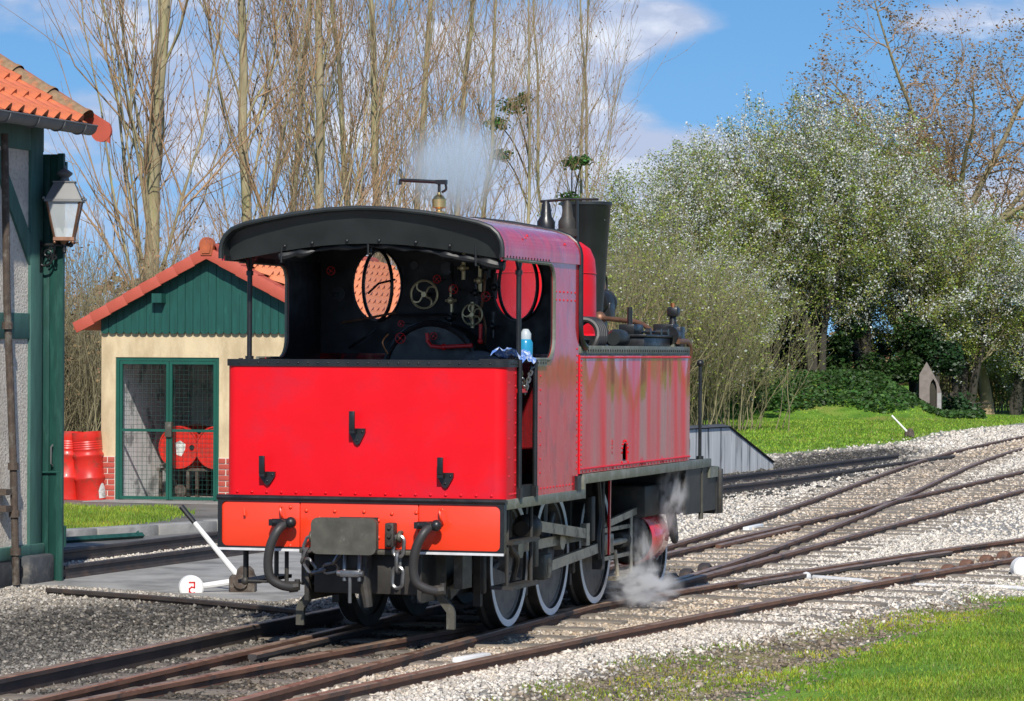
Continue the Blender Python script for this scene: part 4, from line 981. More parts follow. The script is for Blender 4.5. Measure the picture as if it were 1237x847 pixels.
# cylinders
for sx in (1, -1):
    x = sx*.62; b = MB(); b.lathe([(0, 4.32), (.17, 4.32), (.185, 4.335), (.185, 4.36), (0, 4.36)], (x, 0, .575), 'Y', 32); b.cyl((x, 4.05, .575), (x, 4.33, .575), .06, .075, 14); cy = b.build('cylinder_cover', 'frame_black', loco)
    b = MB(); b.lathe([(.20, 4.36), (.205, 4.37), (.205, 4.86), (.20, 4.87), (.185, 4.88), (0, 4.89)], (x, 0, .575), 'Y', 40); b.build('cylinder_cladding', 'red_cab', loco)
    rivets([(x + .195*sx*math.cos(R(a)), 4.885, .575+.16*math.sin(R(a))) for a in range(0, 360, 40)], .012, (0, 1, 0), 'cover_nuts', 'frame_black', cy)
    b = MB(); b.box(x-.16, x+.16, 4.30, 4.92, .74, .98, bev=.02); b.build('steam_chest', 'frame_black', loco)
    for p0, p1 in (((x+.02*sx, 4.60, .38), (x+.02*sx, 4.60, .29)), ((x+.02*sx, 4.42, .38), (x+.02*sx, 4.42, .30)), ((x+.03*sx, 4.87, .40), (x+.05*sx, 4.98, .28))):
        b = MB(); b.cyl(p0, p1, .022, n=8); b.build('drain_cock', 'frame_black', loco)
    # slide bars, crosshead, rods
    xr = sx*.66
    b = MB(); b.box(xr-.02, xr+.02, 3.45, 4.33, .665, .695); b.box(xr-.02, xr+.02, 3.45, 4.33, .455, .485); b.box(xr-.02, xr+.02, 3.42, 3.46, .45, .70); b.build('slide_bars', 'steel_rod', loco)
    b = MB(); b.box(xr-.03, xr+.03, 3.50, 3.72, .50, .65, bev=.01); b.cyl((xr, 3.6, .575), (xr, 4.33, .575), .025, n=10); b.build('crosshead', 'steel_rod', loco)
    b = MB(); b.bar((xr+sx*.01, 1.92, .50), (xr+sx*.01, 3.62, .575), .016, .036); b.cyl((xr-.03, 1.92, .50), (xr+.03+.02*sx, 1.92, .50), .07, n=14); b.build('connecting_rod', 'steel_rod', loco)
    b = MB(); b.bar((sx*.60, 1.50, .66), (sx*.60, 3.72, .66), .016, .034)
    for y in (1.50, 2.53, 3.70): b.cyl((sx*.575, y, .66), (sx*.635, y, .66), .07, n=14)
    b.build('coupling_rod', 'steel_rod', loco)
    b = MB(); b.bar((xr+.03*sx, 1.72, .80), (xr+.03*sx, 2.95, .685), .012, .036); b.box(xr+.005, xr+.045, 2.90, 2.99, .60, .76); b.build('eccentric_rod', 'steel_rod', loco)
    b = MB(); b.box(xr-.02, xr+.03, 1.66, 1.74, .52, .84, bev=.008); b.box(xr-.05, xr+.05, 1.82, 2.02, .42, .60, bev=.02); b.build('return_crank', 'worn_iron', loco)
    b = MB(); b.bar((xr+.04*sx, 3.52, .735), (xr+.04*sx, 4.36, .795), .014, .026); b.build('valve_rod', 'steel_rod', loco)
    b = MB(); b.tube([(xr+.02*sx, 4.25, .80), (xr+.02*sx, 4.25, .31)], .016, 6); b.tube([(xr+.02*sx, 3.78, .52), (xr+.03*sx, 3.84, .32)], .016, 6); b.box(xr-.01, xr+.05, 3.70, 4.32, .295, .325); b.build('combination_lever', 'steel_rod', loco)
    b = MB(); b.tube(smooth_path([(xr+.02*sx, 3.30, 1.05), (xr+.02*sx, 3.36, .80), (xr+.02*sx, 3.30, .62), (xr+.02*sx, 3.34, .48)], 5), .022, 6); b.box(xr-.02, xr+.03, 3.10, 3.20, .62, .95, bev=.01); b.build('expansion_link', 'frame_black', loco)
    b = MB(); b.bar((xr+.05*sx, 3.52, 1.08), (xr+.05*sx, 3.50, .50), .008, .014); b.build('lifting_link', 'red_cab', loco)
    b = MB(); b.box(xr-.04, xr+.04, 3.36, 3.42, .40, 1.06); b.box(sx*.40 if sx > 0 else -xr*0-.70, .70 if sx > 0 else -.40, 3.36, 3.40, .7, 1.06); b.build('motion_bracket', 'frame_black', loco)
    # brake rigging and hangers near the wheels
    for y in (.92, 1.98, 3.10):
        b = MB(); b.box(sx*.50-.025, sx*.50+.025, y, y+.05, .30, .92); b.box(sx*.50-.045, sx*.50+.045, y+.02, y+.09, .38, .68, bev=.015); b.build('brake_shoe', 'frame_black', loco)
    b = MB(); b.tube(smooth_path([(sx*.72, .95, .98), (sx*.70, 1.0, .72), (sx*.68, 1.25, .60), (sx*.62, 1.30, .40)], 5), .020, 8); b.build('sand_pipe', 'frame_black', loco)
    b = MB(); b.lathe([(0, -.12), (.05, -.12), (.09, -.06), (.09, .06), (.05, .12), (0, .12)], (sx*.78, 1.15, .82), 'Y', 18); b.build('brake_cylinder', 'frame_black', loco)
    b = MB()
    for y in (.30, .84): b.tube([(sx*.90, y, 1.0), (sx*.90, y, .46)], .013, 6)
    for z in (.765, .475): b.box(min(sx*.80, sx*.95), max(sx*.80, sx*.95), .27, .88, z-.012, z+.012)
    b.build('cab_steps', 'frame_black', loco)
    b = MB(); b.bar((sx*.46, .45, .42), (sx*.46, 1.05, .60), .010, .045); b.build('brake_pull_rod', 'worn_iron', loco)
    b = MB(); b.tube(smooth_path([(sx*.76, 4.95, .95), (sx*.80, 5.05, .60), (sx*.80, 5.15, .52), (sx*.78, 5.22, .60), (sx*.75, 5.22, .90)], 5), .026, 8); b.build('steam_heat_hose', 'rubber', loco)
    b = MB(); b.box(min(sx*.50, sx*.56), max(sx*.50, sx*.56), .42, .62, .45, 1.0); b.build('spring_hanger', 'worn_iron', loco)
b = MB()
for x in (-.84, -.62, -.55): b.tube([(x, .12, .70), (x, .12, .49)], .014, 6)
b.tube([(-.86, .12, .49), (-.30, .12, .485)], .010, 6); b.sphere((-.84, .12, .49), .028, 5); b.build('left_step_hanger', 'frame_black', loco)
loco.children
for o in list(loco.children):
    if o.name.startswith('left_step'): o.name = 'step_hanger'

# loose things in and on the locomotive
def on_loco(o):
    o.parent = None; o.location = (lp.x, lp.y, 0); o.rotation_euler = (0, 0, -TH); return o
b = MB()
c0 = Vector((.74, 1.97, 2.0))
for k in range(5):
    y = 2.68 + k*.05; L = []
    for i in range(28):
        w = 2*PI*i/28; L.append((.74 + .105*math.cos(w), y + .02*math.sin(w*2), 2.115 + .12*math.sin(w)))
    b.tube(L, .022, 8, closed=True)
tag(on_loco(b.build('coiled_hose', 'rubber')), 'black coiled hose resting on the side tank in front of the cab', 'hose')
bt = empty('water_bottle'); on_loco(bt); tag(bt, 'blue plastic bottle standing on the ledge inside the cab window', 'bottle')
b = MB(); b.lathe([(0, 1.955), (.045, 1.955), (.048, 1.97), (.048, 2.06), (.035, 2.085), (.018, 2.10), (.016, 2.11)], (.86, .83, 0), 'Z', 16); b.build('bottle_body', 'blue_plastic', bt)
b = MB(); b.lathe([(.036, 2.082), (.037, 2.12), (.025, 2.14), (.018, 2.15), (0, 2.152)], (.86, .83, 0), 'Z', 16); b.build('bottle_cap', 'pale_plastic', bt)
b = MB(); rr = random.Random(9)
V = []; F = []; nx_, ny_ = 12, 14
for iy in range(ny_):
    for ix in range(nx_):
        a, c = ix/(nx_-1), iy/(ny_-1)
        V.append((.76 + .215*a + .012*math.sin(c*9), .36 + .30*c + .02*math.sin(a*7), 1.962 + .030*abs(math.sin(a*6.5 + c*4)) + .026*math.sin(c*11 + a*3) * (a < .85) + .02*rr.random() - .10*max(0, a-.86)*7*.5))
for iy in range(ny_-1):
    for ix in range(nx_-1): F.append((iy*nx_+ix, iy*nx_+ix+1, (iy+1)*nx_+ix+1, (iy+1)*nx_+ix))
b.add(V, F)
tag(on_loco(b.build('cleaning_rag', 'blue_cloth', angle=80)), 'crumpled blue patterned rag lying on the cab ledge by the post', 'rag')
# ledge the bottle and the rag lie on
b = MB(); b.box(.70, .94, .315, 1.10, 1.93, 1.952); b.build('cab_ledge', 'black_matt', loco)
b = MB(); b.sphere((.50, .95, 1.94), .09, 8, sc=(1.3, .8, .75)); b.sphere((.60, .90, 1.93), .06, 7, sc=(1.2, .8, .7))
tag(on_loco(b.build('grey_sack', 'stone_dark')), 'small dark grey sack slumped inside the cab beside the blue rag', 'sack')
b = MB(); b.box(.30, .75, .80, 1.10, 1.09, 1.92); b.build('tool_locker', 'black_matt', loco)
# ------------------------------------------------------------------ oil store beyond the siding (gable end square to the track)
SS, SL = 40.2, 6.4                                   # front plane and length along the track
SX0, SX1, SXA = -17.87, -14.72, -16.295              # left wall, right wall, ridge (across the track)
so = st(SS, SXA)
store = empty('oil_store', (so.x, so.y, 0), -TH, 'small cream oil store with green boarded gable and orange tiled roof', 'building')
wl, wr = SX0 - SXA, SX1 - SXA
EZ, AZ_ = 2.20, 3.30                                 # eaves and ridge of the slab
slope = (3.24 - 2.245)/(18.17-16.295)
gl, gr_, gt = -17.667 - SXA, -16.203 - SXA, 1.905
b = MB(); b.plate([(wl, 0), (gl, 0), (gl, gt), (gr_, gt), (gr_, 0), (wr, 0), (wr, 2.30), (wl, 2.30)], [], lambda a, c, d: (a, d, c), 0, .22)
b.build('front_wall', 'cream_render', store)
b = MB(); b.box(wl, wl+.2, .22, SL, 0, 2.3); b.build('side_wall', 'cream_render', store)
b = MB(); b.box(wr-.2, wr, .22, SL, 0, 2.3); b.build('side_wall', 'cream_render', store)
b = MB(); b.box(wl+.2, wr-.2, 2.6, 2.8, 0, 2.5); b.build('inner_wall', 'inner_wall', store)
b = MB(); b.plate([(wl, 0), (wr, 0), (wr, 2.3), (0, 2.3-wl*slope), (wl, 2.3)], [], lambda a, c, d: (a, SL-.2+d, c), 0, .2); b.build('rear_wall', 'cream_render', store)
b = MB(); b.box(wl+.2, wl+.206, .22, 2.6, 0, 2.3); b.box(wr-.206, wr-.2, .22, 2.6, 0, 2.3); b.box(wl+.2, wr-.2, .22, 2.6, 2.30, 2.32); b.build('inner_lining', 'inner_wall', store)
b = MB(); b.box(wl+.01, wr-.01, -.6, 2.6, -.05, .03); b.build('floor_slab', 'concrete', store)
# blocks at the foot of the inner wall
blk = None
for r in range(2):
    for i in range(7):
        x = wl + .22 + i*.41 + (.2 if r else 0)
        if x > 1.2: continue
        if blk is None:
            b = MB(); b.box(.008, .402, -.02, .02, .008, .192, bev=.006); blk = b.build('block', 'breeze_block', store); o = blk
        else:
            o = bpy.data.objects.new('block', blk.data); COL.objects.link(o); o.parent = store
        o.location = (x, 2.585, .03 + .2*r)
# gable boards, each with a rounded foot
bw = .1085; nb_ = int((wr-wl)/bw)
for i in range(nb_):
    x = wl + .012 + i*bw
    ztop = 3.245 - abs(x + bw/2)*slope
    foot = [(bw/2*.96*math.cos(R(a)), .03 + .032*math.sin(R(a))) for a in range(180, 361, 30)]
    L = [(x+bw/2+fx_, 2.215+fz_) for fx_, fz_ in foot] + [(x+bw*.98, ztop - (bw/2*slope if x > 0 else -bw/2*slope)*.9), (x+bw*.02, ztop + (bw/2*slope if x > 0 else -bw/2*slope)*.9)]
    b = MB(); dd = random.uniform(-.004, .004); b.plate(L, [], lambda a, c, d: (a, d, c), -.05+dd, -.022+dd); b.build('gable_board', 'green_board', store, smooth=False)
b = MB(); b.box(wl, wr, -.02, .0, 2.28, 2.42); b.plate([(wl, 2.3), (wr, 2.3), (0, 3.26)], [], lambda a, c, d: (a, d, c), -.018, .1); b.build('gable_backing', 'green_paint', store)
b = MB(); b.box(-.78, -.64, -.20, -.05, 2.62, 2.74); b.build('purlin_end', 'green_board', store)
# roof: slab, verge tiles, ridge tiles, rows of tiles on the slope in view
rf = MB(); t_ = .05
for sx in (-1, 1):
    xe = 1.885*sx; ze = 3.26 - 1.885*slope
    V = [(0, -.20, 3.26), (xe, -.20, ze), (xe, SL+.2, ze), (0, SL+.2, 3.26)]
    V = V + [(a, c, d + t_) for a, c, d in V]
    rf.add(V, [(0, 1, 2, 3), (4, 7, 6, 5), (0, 4, 5, 1), (1, 5, 6, 2), (2, 6, 7, 3), (3, 7, 4, 0)])
roof_s = rf.build('roof', 'tile_pale', store, smooth=False)
ang = math.atan(slope); rl = 1.885/math.cos(ang)
vt = None
for sx in (-1, 1):
    n = 8; ln = rl/n
    for i in range(n):
        if vt is None:
            b = MB(); b.box(0, ln*1.06, -.02, .24, 0, .022, bev=.004); b.box(0, ln*1.05, -.025, .0, -.125, .02, bev=.005); vt = b.build('verge_tile', 'tile_red', roof_s); o = vt
        else:
            o = bpy.data.objects.new('verge_tile', vt.data); COL.objects.link(o); o.parent = roof_s
        d = rl - (i+1)*ln + ln
        # each tile starts at its lower end and runs up the slope, overlapping the one above
        o.location = (sx*d*math.cos(ang), -.205, 3.325 - d*math.sin(ang) + .012 + random.uniform(-.003, .003))
        o.rotation_euler = (0, -ang + R(2.2) if sx < 0 else -(PI - ang + R(2.2)) + 0, 0)
        if sx > 0: o.rotation_euler = (0, PI + 0, 0); o.rotation_euler = (0, -(PI-ang+R(2.2)), 0); o.scale = (1, 1, -1)
def roman_tile(w, ln, name, mat, parent):
    """tile with one roll, lower edge open: w across, ln down the slope (local x across, y down, z out)"""
    prof = [(0, 0)] + [(w*.10 + w*.45*i/8, .066*math.sin(PI*i/8)) for i in range(9)] + [(w*.75, -.004), (w, 0)]
    V = []; F = []; k = len(prof)
    for y in (0, ln):
        V += [(x, y, z + (.050 if y else 0)) for x, z in prof]
    V += [(x, ln, z) for x, z in prof]
    for i in range(k-1): F += [(i, i+1, k+i+1, k+i), (k+i, k+i+1, 2*k+i+1, 2*k+i)]
    return MB().add(V, F).build(name, mat, parent, angle=50)
tw, tl = .225, .235
tile0 = None; rows = int(rl/tl); colsn = int((SL+.1)/tw)
for r in range(rows):
    for c in range(colsn):
        if tile0 is None:
            tile0 = roman_tile(tw, tl*1.08, 'roof_tile', 'tile_pale', roof_s); o = tile0
        else:
            o = bpy.data.objects.new('roof_tile', tile0.data); COL.objects.link(o); o.parent = roof_s
        d = .10 + r*tl
        M = Matrix(((0, math.cos(ang), math.sin(ang)), (1, 0, 0), (0, -math.sin(ang), math.cos(ang)))).to_4x4()
        M = Matrix.Translation((d*math.cos(ang) + .06*math.sin(ang), .02 + c*tw, 3.26 - d*math.sin(ang) + .058)) @ M
        o.matrix_local = M @ Matrix.Rotation(random.uniform(-.012, .012), 4, 'X')
rt = None
for c in range(int((SL+.3)/.38)):
    if rt is None:
        b = MB(); L = [(.125*math.cos(R(a)), .10*math.sin(R(a))) for a in range(-10, 191, 20)]; V = []; F = []; k = len(L)
        for y, sc in ((0, 1.06), (.05, 1.06), (.055, 1.0), (.40, .96)): V += [(x*sc, y, z*sc) for x, z in L]
        for q in range(3):
            for i in range(k-1): F.append((q*k+i, q*k+i+1, (q+1)*k+i+1, (q+1)*k+i))
        rt = b.add(V, F).build('ridge_tile', 'tile_red', roof_s); o = rt
    else:
        o = bpy.data.objects.new('ridge_tile', rt.data); COL.objects.link(o); o.parent = roof_s
    o.location = (0, -.20 + c*.38, 3.30)
b = MB(); b.plate([(-.075, 3.235), (.075, 3.235), (.095, 3.35)] + arc(0, 3.37, .10, 0, 180, 10) + [(-.095, 3.35)], [], lambda a, c, d: (a, d, c), -.245, -.16)
b.plate([(-.05, 3.26), (.05, 3.26), (.065, 3.34)] + arc(0, 3.36, .068, 0, 180, 10) + [(-.065, 3.34)], [], lambda a, c, d: (a, d, c), -.26, -.20); b.build('ridge_end', 'ridge_cap', roof_s)
# brick quoins
bk = {}
def brick(parent, x, y, z, w, mat='brick_red', h=.062, dp=.03):
    key = (round(w, 3), mat, h)
    if key not in bk:
        b = MB(); b.box(0, w, -.012, dp, 0, h, bev=.004); o = b.build('brick', mat, parent); bk[key] = o.data
    else:
        o = bpy.data.objects.new('brick', bk[key]); COL.objects.link(o); o.parent = parent
    o.location = (x, y + random.uniform(-.003, .003), z); return o
b = MB(); b.box(wl-.004, gl+.0, -.008, .03, 0, .60); b.build('quoin_mortar', 'mortar', store)
b = MB(); b.box(gr_, gr_+.22, -.008, .03, 0, .60); b.build('quoin_mortar', 'mortar', store)
for r in range(8):
    z = .01 + r*.074
    if r % 2 == 0: brick(store, wl, -.008, z, .196)
    else: brick(store, wl, -.008, z, .09); brick(store, wl+.106, -.008, z, .09)
    if r % 2 == 0: brick(store, gr_+.005, -.008, z, .20)
    else: brick(store, gr_+.005, -.008, z, .09); brick(store, gr_+.112, -.008, z, .09)
# gate: frame, two leaves with wire mesh, lock box
gate = empty('gate'); gate.parent = store
b = MB(); f = .045
b.plate([(gl, 0), (gr_, 0), (gr_, gt), (gl, gt)], [[(gl+f, .03), (gl+f, gt-f), (gr_-f, gt-f), (gr_-f, .03)]], lambda a, c, d: (a, d, c), .015, .065); b.build('gate_frame', 'green_gate', gate)
gm_ = (gl+gr_)/2 + .02
for x0, x1 in ((gl+f+.005, gm_-.004), (gm_+.004, gr_-f-.005)):
    b = MB(); q = .038
    b.plate([(x0, .04), (x1, .04), (x1, gt-f-.005), (x0, gt-f-.005)], [[(x0+q, .08), (x0+q, .93), (x1-q, .93), (x1-q, .08)], [(x0+q, .965), (x0+q, gt-f-.045), (x1-q, gt-f-.045), (x1-q, .965)]], lambda a, c, d: (a, d, c), .02, .055); lf = b.build('gate_leaf', 'green_gate', gate)
    b = MB(); n = int((x1-x0)/.06)
    for i in range(1, n): x = x0 + (x1-x0)*i/n; b.tube([(x, .04, .06), (x, .04, gt-f-.03)], .0020, 4, cap=False)
    for i in range(1, 30): z = .06 + i*.06; b.tube([(x0+.01, .042, z), (x1-.01, .042, z)], .0020, 4, cap=False)
    if z: tag(b.build('wire_mesh', 'green_paint', lf, smooth=False), kind='stuff')
b = MB(); b.box(gm_-.045, gm_+.045, -.01, .06, .86, 1.06, bev=.006); b.build('lock_box', 'worn_iron', gate)
# drums
def drum(label, loc, rot, group=None, r=.287, h=.88):
    d = empty('oil_drum', (0, 0, 0), 0, label, 'oil drum', group)
    k_ = r/.287
    pr = [(0, .012), (r-.02, .012), (r-.02, 0), (r, 0), (r, .03)]
    for zc in (.29, .59):
        pr += [(r-.004, zc-.035), (r+.012, zc-.012), (r+.012, zc+.012), (r-.004, zc+.035)]
    for q in range(5): pr += [(r-.004, .66+q*.03), (r+.002, .672+q*.03)]
    pr += [(r, h-.03), (r, h), (r-.02, h), (r-.02, h-.014), (0, h-.014)]
    b = MB(); b.lathe(pr, (0, 0, 0), 'Z', 32); b.build('drum_body', 'drum_red', d, angle=40)
    b = MB(); b.cyl((.19*k_, 0, h-.014), (.19*k_, 0, h-.002), .035, n=14); b.build('bung', 'black_matt', d)
    d.location = loc; d.rotation_euler = rot; return d
def chip(d, pts, name='label_patch'):
    b = MB(); b.plate(pts, [], lambda a, c, e: (a, c, e), .8672, .8690); b.build(name, 'drum_chip', d, smooth=False)
p = ground(107, 607); d = drum('red oil drum with a white scraped foot standing against the brick quoin', (p[0], p[1]+.25, .02), (R(-1.5), R(-4), R(20)), r=.20, h=.90)
b = MB(); V = []; F = []
for i in range(7):
    for z in (.02, .22 - .10*((i-3)/3)**2): 
        w = R(-70 + i*7); V.append((.2025*math.cos(w), .2025*math.sin(w), z))
F = [(2*i, 2*i+2, 2*i+3, 2*i+1) for i in range(6)]; b.add(V, F); b.build('scraped_patch', 'drum_chip', d)
p = ground(76, 607); drum('red oil drum half hidden behind the tall green shed door', (p[0], p[1]+.35, .02), (0, R(3), R(70)), r=.20, h=.90)
rk = empty('drum_rack', (so.x, so.y, 0), -TH, 'low steel rack carrying the two drums behind the mesh gate', 'rack')
for x in (-1.15, -.75, -.62, -.10):
    for y in (1.0, 1.7):
        b = MB(); b.box(x-.02, x+.02, y-.02, y+.02, .03, .42); b.build('leg', 'rusty_iron', rk)
for y in (1.0, 1.7):
    b = MB(); b.box(-1.2, .3, y-.025, y+.025, .38, .42); b.build('cross_bar', 'rusty_iron', rk)
for x, lab in ((-.86, 'red drum with a white label lying on its side behind the middle gate post'), (-.33, 'red drum lying on its side behind the gate, right beside the cream door jamb')):
    w = st(SS+.92, SXA + x, .41+.29)
    d = drum(lab, (w.x, w.y, w.z), (0, 0, 0))
    d.matrix_world = Matrix.Translation(w) @ Matrix.Rotation(-TH, 4, 'Z') @ Matrix.Rotation(PI/2, 4, 'X') @ Matrix.Translation((0, 0, -.88))
    chip(d, [(-.03, -.10), (.04, -.12), (.09, -.03), (.10, .04), (.02, .09), (-.05, .06)] if x < -.5 else [(.0, -.12), (.08, -.15), (.10, -.02), (.14, .1), (.05, .12), (.02, 0)])
b = MB(); w = so
tr = empty('hand_trolley', (so.x, so.y, 0), -TH, 'small rusty hand trolley leaning inside the store behind the mesh', 'trolley')
b = MB(); b.tube([(-1.12, .9, .45), (-.90, 1.0, .56)], .018, 6); b.tube([(-1.0, .95, .51), (-.86, .9, .12)], .016, 6); b.build('handle', 'rusty_iron', tr)
b = MB(); b.box(-.98, -.72, .7, 1.0, .05, .10); b.cyl((-.75, .7, .12), (-.75, .74, .12), .09, n=14); b.build('base', 'rusty_iron', tr)

# ------------------------------------------------------------------ engine shed on the left: its side wall runs along the track, gable end away from the camera
ES, ET = 26.10, -12.18
eo = st(ES, ET)
es = empty('engine_shed', (eo.x, eo.y, 0), -TH, 'roughcast engine shed with green timber framing, tiled roof and tall sliding door', 'building')
# local frame: x across (0 = side wall face, negative inside), y along (0 = gable corner, negative toward the camera)
b = MB(); b.box(-.20, 0, -6.5, -.02, .33, 3.95); b.build('side_wall', 'roughcast', es)
b = MB(); b.box(-7.0, -.21, -6.5, -6.3, 0, 3.9); b.build('gable_wall', 'roughcast', es)
b = MB(); b.box(-7.0, -5.0, -.2, 0, 0, 3.9); b.box(-7.0, -6.8, -6.5, -.2, 0, 3.9); b.box(-7.0, -.21, -.25, 0, 3.72, 3.95); b.build('far_walls', 'roughcast', es)
b = MB(); b.box(-.26, .035, -6.5, -.30, 0, .245, bev=.01); b.build('plinth', 'stone_dark', es)
b = MB(); b.box(-.16, .028, -.24, -.0, .32, 3.95, bev=.008); b.build('corner_post', 'green_timber', es)
b = MB(); b.box(-.16, .045, -6.5, .03, .225, .335, bev=.01); b.build('sill_beam', 'green_timber', es)
b = MB(); b.box(-.1, .020, -6.5, -.24, 2.09, 2.31, bev=.006); b.build('middle_rail', 'green_timber', es)
b = MB(); b.box(-.1, .024, -6.5, .02, 3.70, 3.93, bev=.006); b.build('wall_plate', 'green_timber', es)
b = MB(); b.plate([(-.24, 2.72), (-.24, 2.98), (-.86, 3.70), (-1.06, 3.70)], [], lambda a, c, d: (d, a, c), -.1, .022); b.build('brace', 'green_timber', es)
b = MB(); b.box(-.30, .13, -.45, .06, -.03, .245, bev=.035); b.build('corner_stone', 'stone_dark', es)
# roof of overlapping tiles: eave at x=.40, rising inward at 32 degrees
pa = R(31); xe, ze = .33, 3.945
b = MB()
V = [(xe, -6.6, ze), (xe, .28, ze), (-3.6, .28, ze + (xe+3.6)*math.tan(pa)), (-3.6, -6.6, ze + (xe+3.6)*math.tan(pa))]
V = [(a, c, d - .07) for a, c, d in V] + [(a, c, d - .02) for a, c, d in V]
b.add(V, [(0, 1, 2, 3), (4, 7, 6, 5), (0, 4, 5, 1), (1, 5, 6, 2), (2, 6, 7, 3), (3, 7, 4, 0)])
V2 = [(-7.65, c, d) if False else (-7.2 - (a), c, d) for a, c, d in V]
b.add(V2, [(0, 3, 2, 1), (4, 5, 6, 7), (0, 1, 5, 4), (1, 2, 6, 5), (2, 3, 7, 6), (3, 0, 4, 7)])
eroof = b.build('roof', 'tile_orange', es, smooth=False)
tw2, tl2 = .235, .34; t0 = None
Mr = Matrix(((0, math.cos(pa), math.sin(pa)), (1, 0, 0), (0, -math.sin(pa), math.cos(pa)))).to_4x4()
for r in range(9):
    for c in range(14):
        if t0 is None:
            t0 = roman_tile(tw2, tl2*1.12, 'roof_tile', 'tile_orange', eroof); t0.data.name = 'eave_tile'; o = t0
        else:
            o = bpy.data.objects.new('roof_tile', t0.data); COL.objects.link(o); o.parent = eroof
        d = r*tl2 + .0
        o.matrix_local = Matrix.Translation((xe + .02 - (d+tl2)*math.cos(pa), .05 - (c+1)*tw2 + .02, ze - .005 + (d+tl2)*math.sin(pa) - .01*r*0)) @ Mr @ Matrix.Rotation(R(-2.0) + random.uniform(-.01, .01), 4, 'X')
vt2 = None
for r in range(9):
    if vt2 is None:
        L = [(.13*math.cos(R(a)), .115*math.sin(R(a))) for a in range(-35, 181, 18)]; V = []; F = []; k = len(L)
        for y, sc in ((0, .92), (.36, 1.0), (.40, 1.1), (.42, 1.1)): V += [(x*sc, y, z*sc) for x, z in L]
        for q in range(3):
            for i in range(k-1): F.append((q*k+i, q*k+i+1, (q+1)*k+i+1, (q+1)*k+i))
        vt2 = MB().add(V, F).build('verge_tile', 'tile_moss', eroof); o = vt2
    else:
        o = bpy.data.objects.new('verge_tile', vt2.data); COL.objects.link(o); o.parent = eroof
    d = r*.385
    o.matrix_local = Matrix.Translation((xe - (d+.42)*math.cos(pa), .17, ze + .015 + (d+.42)*math.sin(pa))) @ Mr
# red curved barge board under the verge
n = 14; V = []; F = []
for i in range(n+1):
    a = -.10 + 4.2*i/n
    x = xe + .10 - a*math.cos(pa)*.93; z = ze + a*math.sin(pa)*.93
    dep = .15 if i > 1 else .11
    V += [(x, .30, z+.06), (x, .325, z+.06), (x, .325, z-dep), (x, .30, z-dep)]
for i in range(n):
    for j in range(4): F.append((i*4+j, i*4+(j+1) % 4, (i+1)*4+(j+1) % 4, (i+1)*4+j))
F += [(0, 1, 2, 3)]
MB().add(V, F).build('barge_board', 'tile_red', eroof)
b = MB(); b.lathe([(0, .295), (.095, .295), (.095, .33), (0, .33)], (xe+.10, 0, ze-.05), 'Y', 20); b.build('barge_end', 'tile_red', eroof)
b = MB(); L = arc(xe+.07, ze-.025, .075, 178, 362, 10); V = []; F = []; k = len(L)
for y in (-6.6, .12): V += [(x, y, z) for x, z in L] + [(xe+.07 + (x-xe-.07)*.93, y, ze-.025 + (z-ze+.025)*.93) for x, z in L]
for i in range(k-1): F += [(i, i+1, 2*k+i+1, 2*k+i), (k+i, 3*k+i, 3*k+i+1, k+i+1)]
F += [tuple(list(range(2*k, 3*k)) + list(range(4*k-1, 3*k-1, -1)))]
b.add(V, F); b.tube([(xe+.145, -6.6, ze-.02), (xe+.145, .12, ze-.02)], .010, 6)
for y in (-.12, -.55, -1.05, -1.6): b.tube([(xe+.07+.079*math.cos(R(a)), y, ze-.025+.079*math.sin(R(a))) for a in range(180, 361, 20)], .007, 5)
b.plate(L, [], lambda a, c, d: (a, d, c), .113, .121)
b.build('gutter', 'zinc', es)
# down pipe with collars, set a little out of plumb
b = MB(); b.tube([(.10, -.92, 3.80), (.10, -.86, 2.4), (.10, -.72, 1.0), (.10, -.66, .02)], .032, 10)
for z, y in ((1.02, -.725), (.62, -.70), (2.2, -.85), (.30, -.675)): b.cyl((.10, y, z-.03), (.10, y, z+.03), .046, n=10)
b.box(.0, .10, -.86, -.74, .78, .83); b.box(.0, .10, -.86, -.74, .64, .69); b.build('down_pipe', 'rusty_iron', es)
# sliding door on the gable end, run out past the corner
door = empty('sliding_door'); door.parent = es
bx_ = [-.135*i for i in range(12)]
for i in range(12):
    x1 = .195 - i*.135
    b = MB(); b.box(x1-.131, x1, .06, .085 + (.012 if i % 2 else 0), .01, 3.685, bev=.004); b.build('door_board', 'green_paint', door)
b = MB(); b.box(.145, .20, .035, .06, .0, 3.69); b.build('door_stile', 'green_paint', door)
b = MB(); b.box(-1.4, .20, .085, .12, 3.45, 3.62); b.box(-1.4, .20, .098, .125, .3, .48); b.build('door_ledge', 'green_paint', door)
b = MB(); b.tube([(.11, .035, 1.0), (.11, .0, 1.02), (.11, .0, 1.16), (.11, .035, 1.18)], .008, 6); b.build('door_handle', 'zinc', door)
b = MB(); b.tube([(-.05, .04, .94), (.18, .04, .945)], .008, 6); b.build('door_bolt', 'green_board', door)
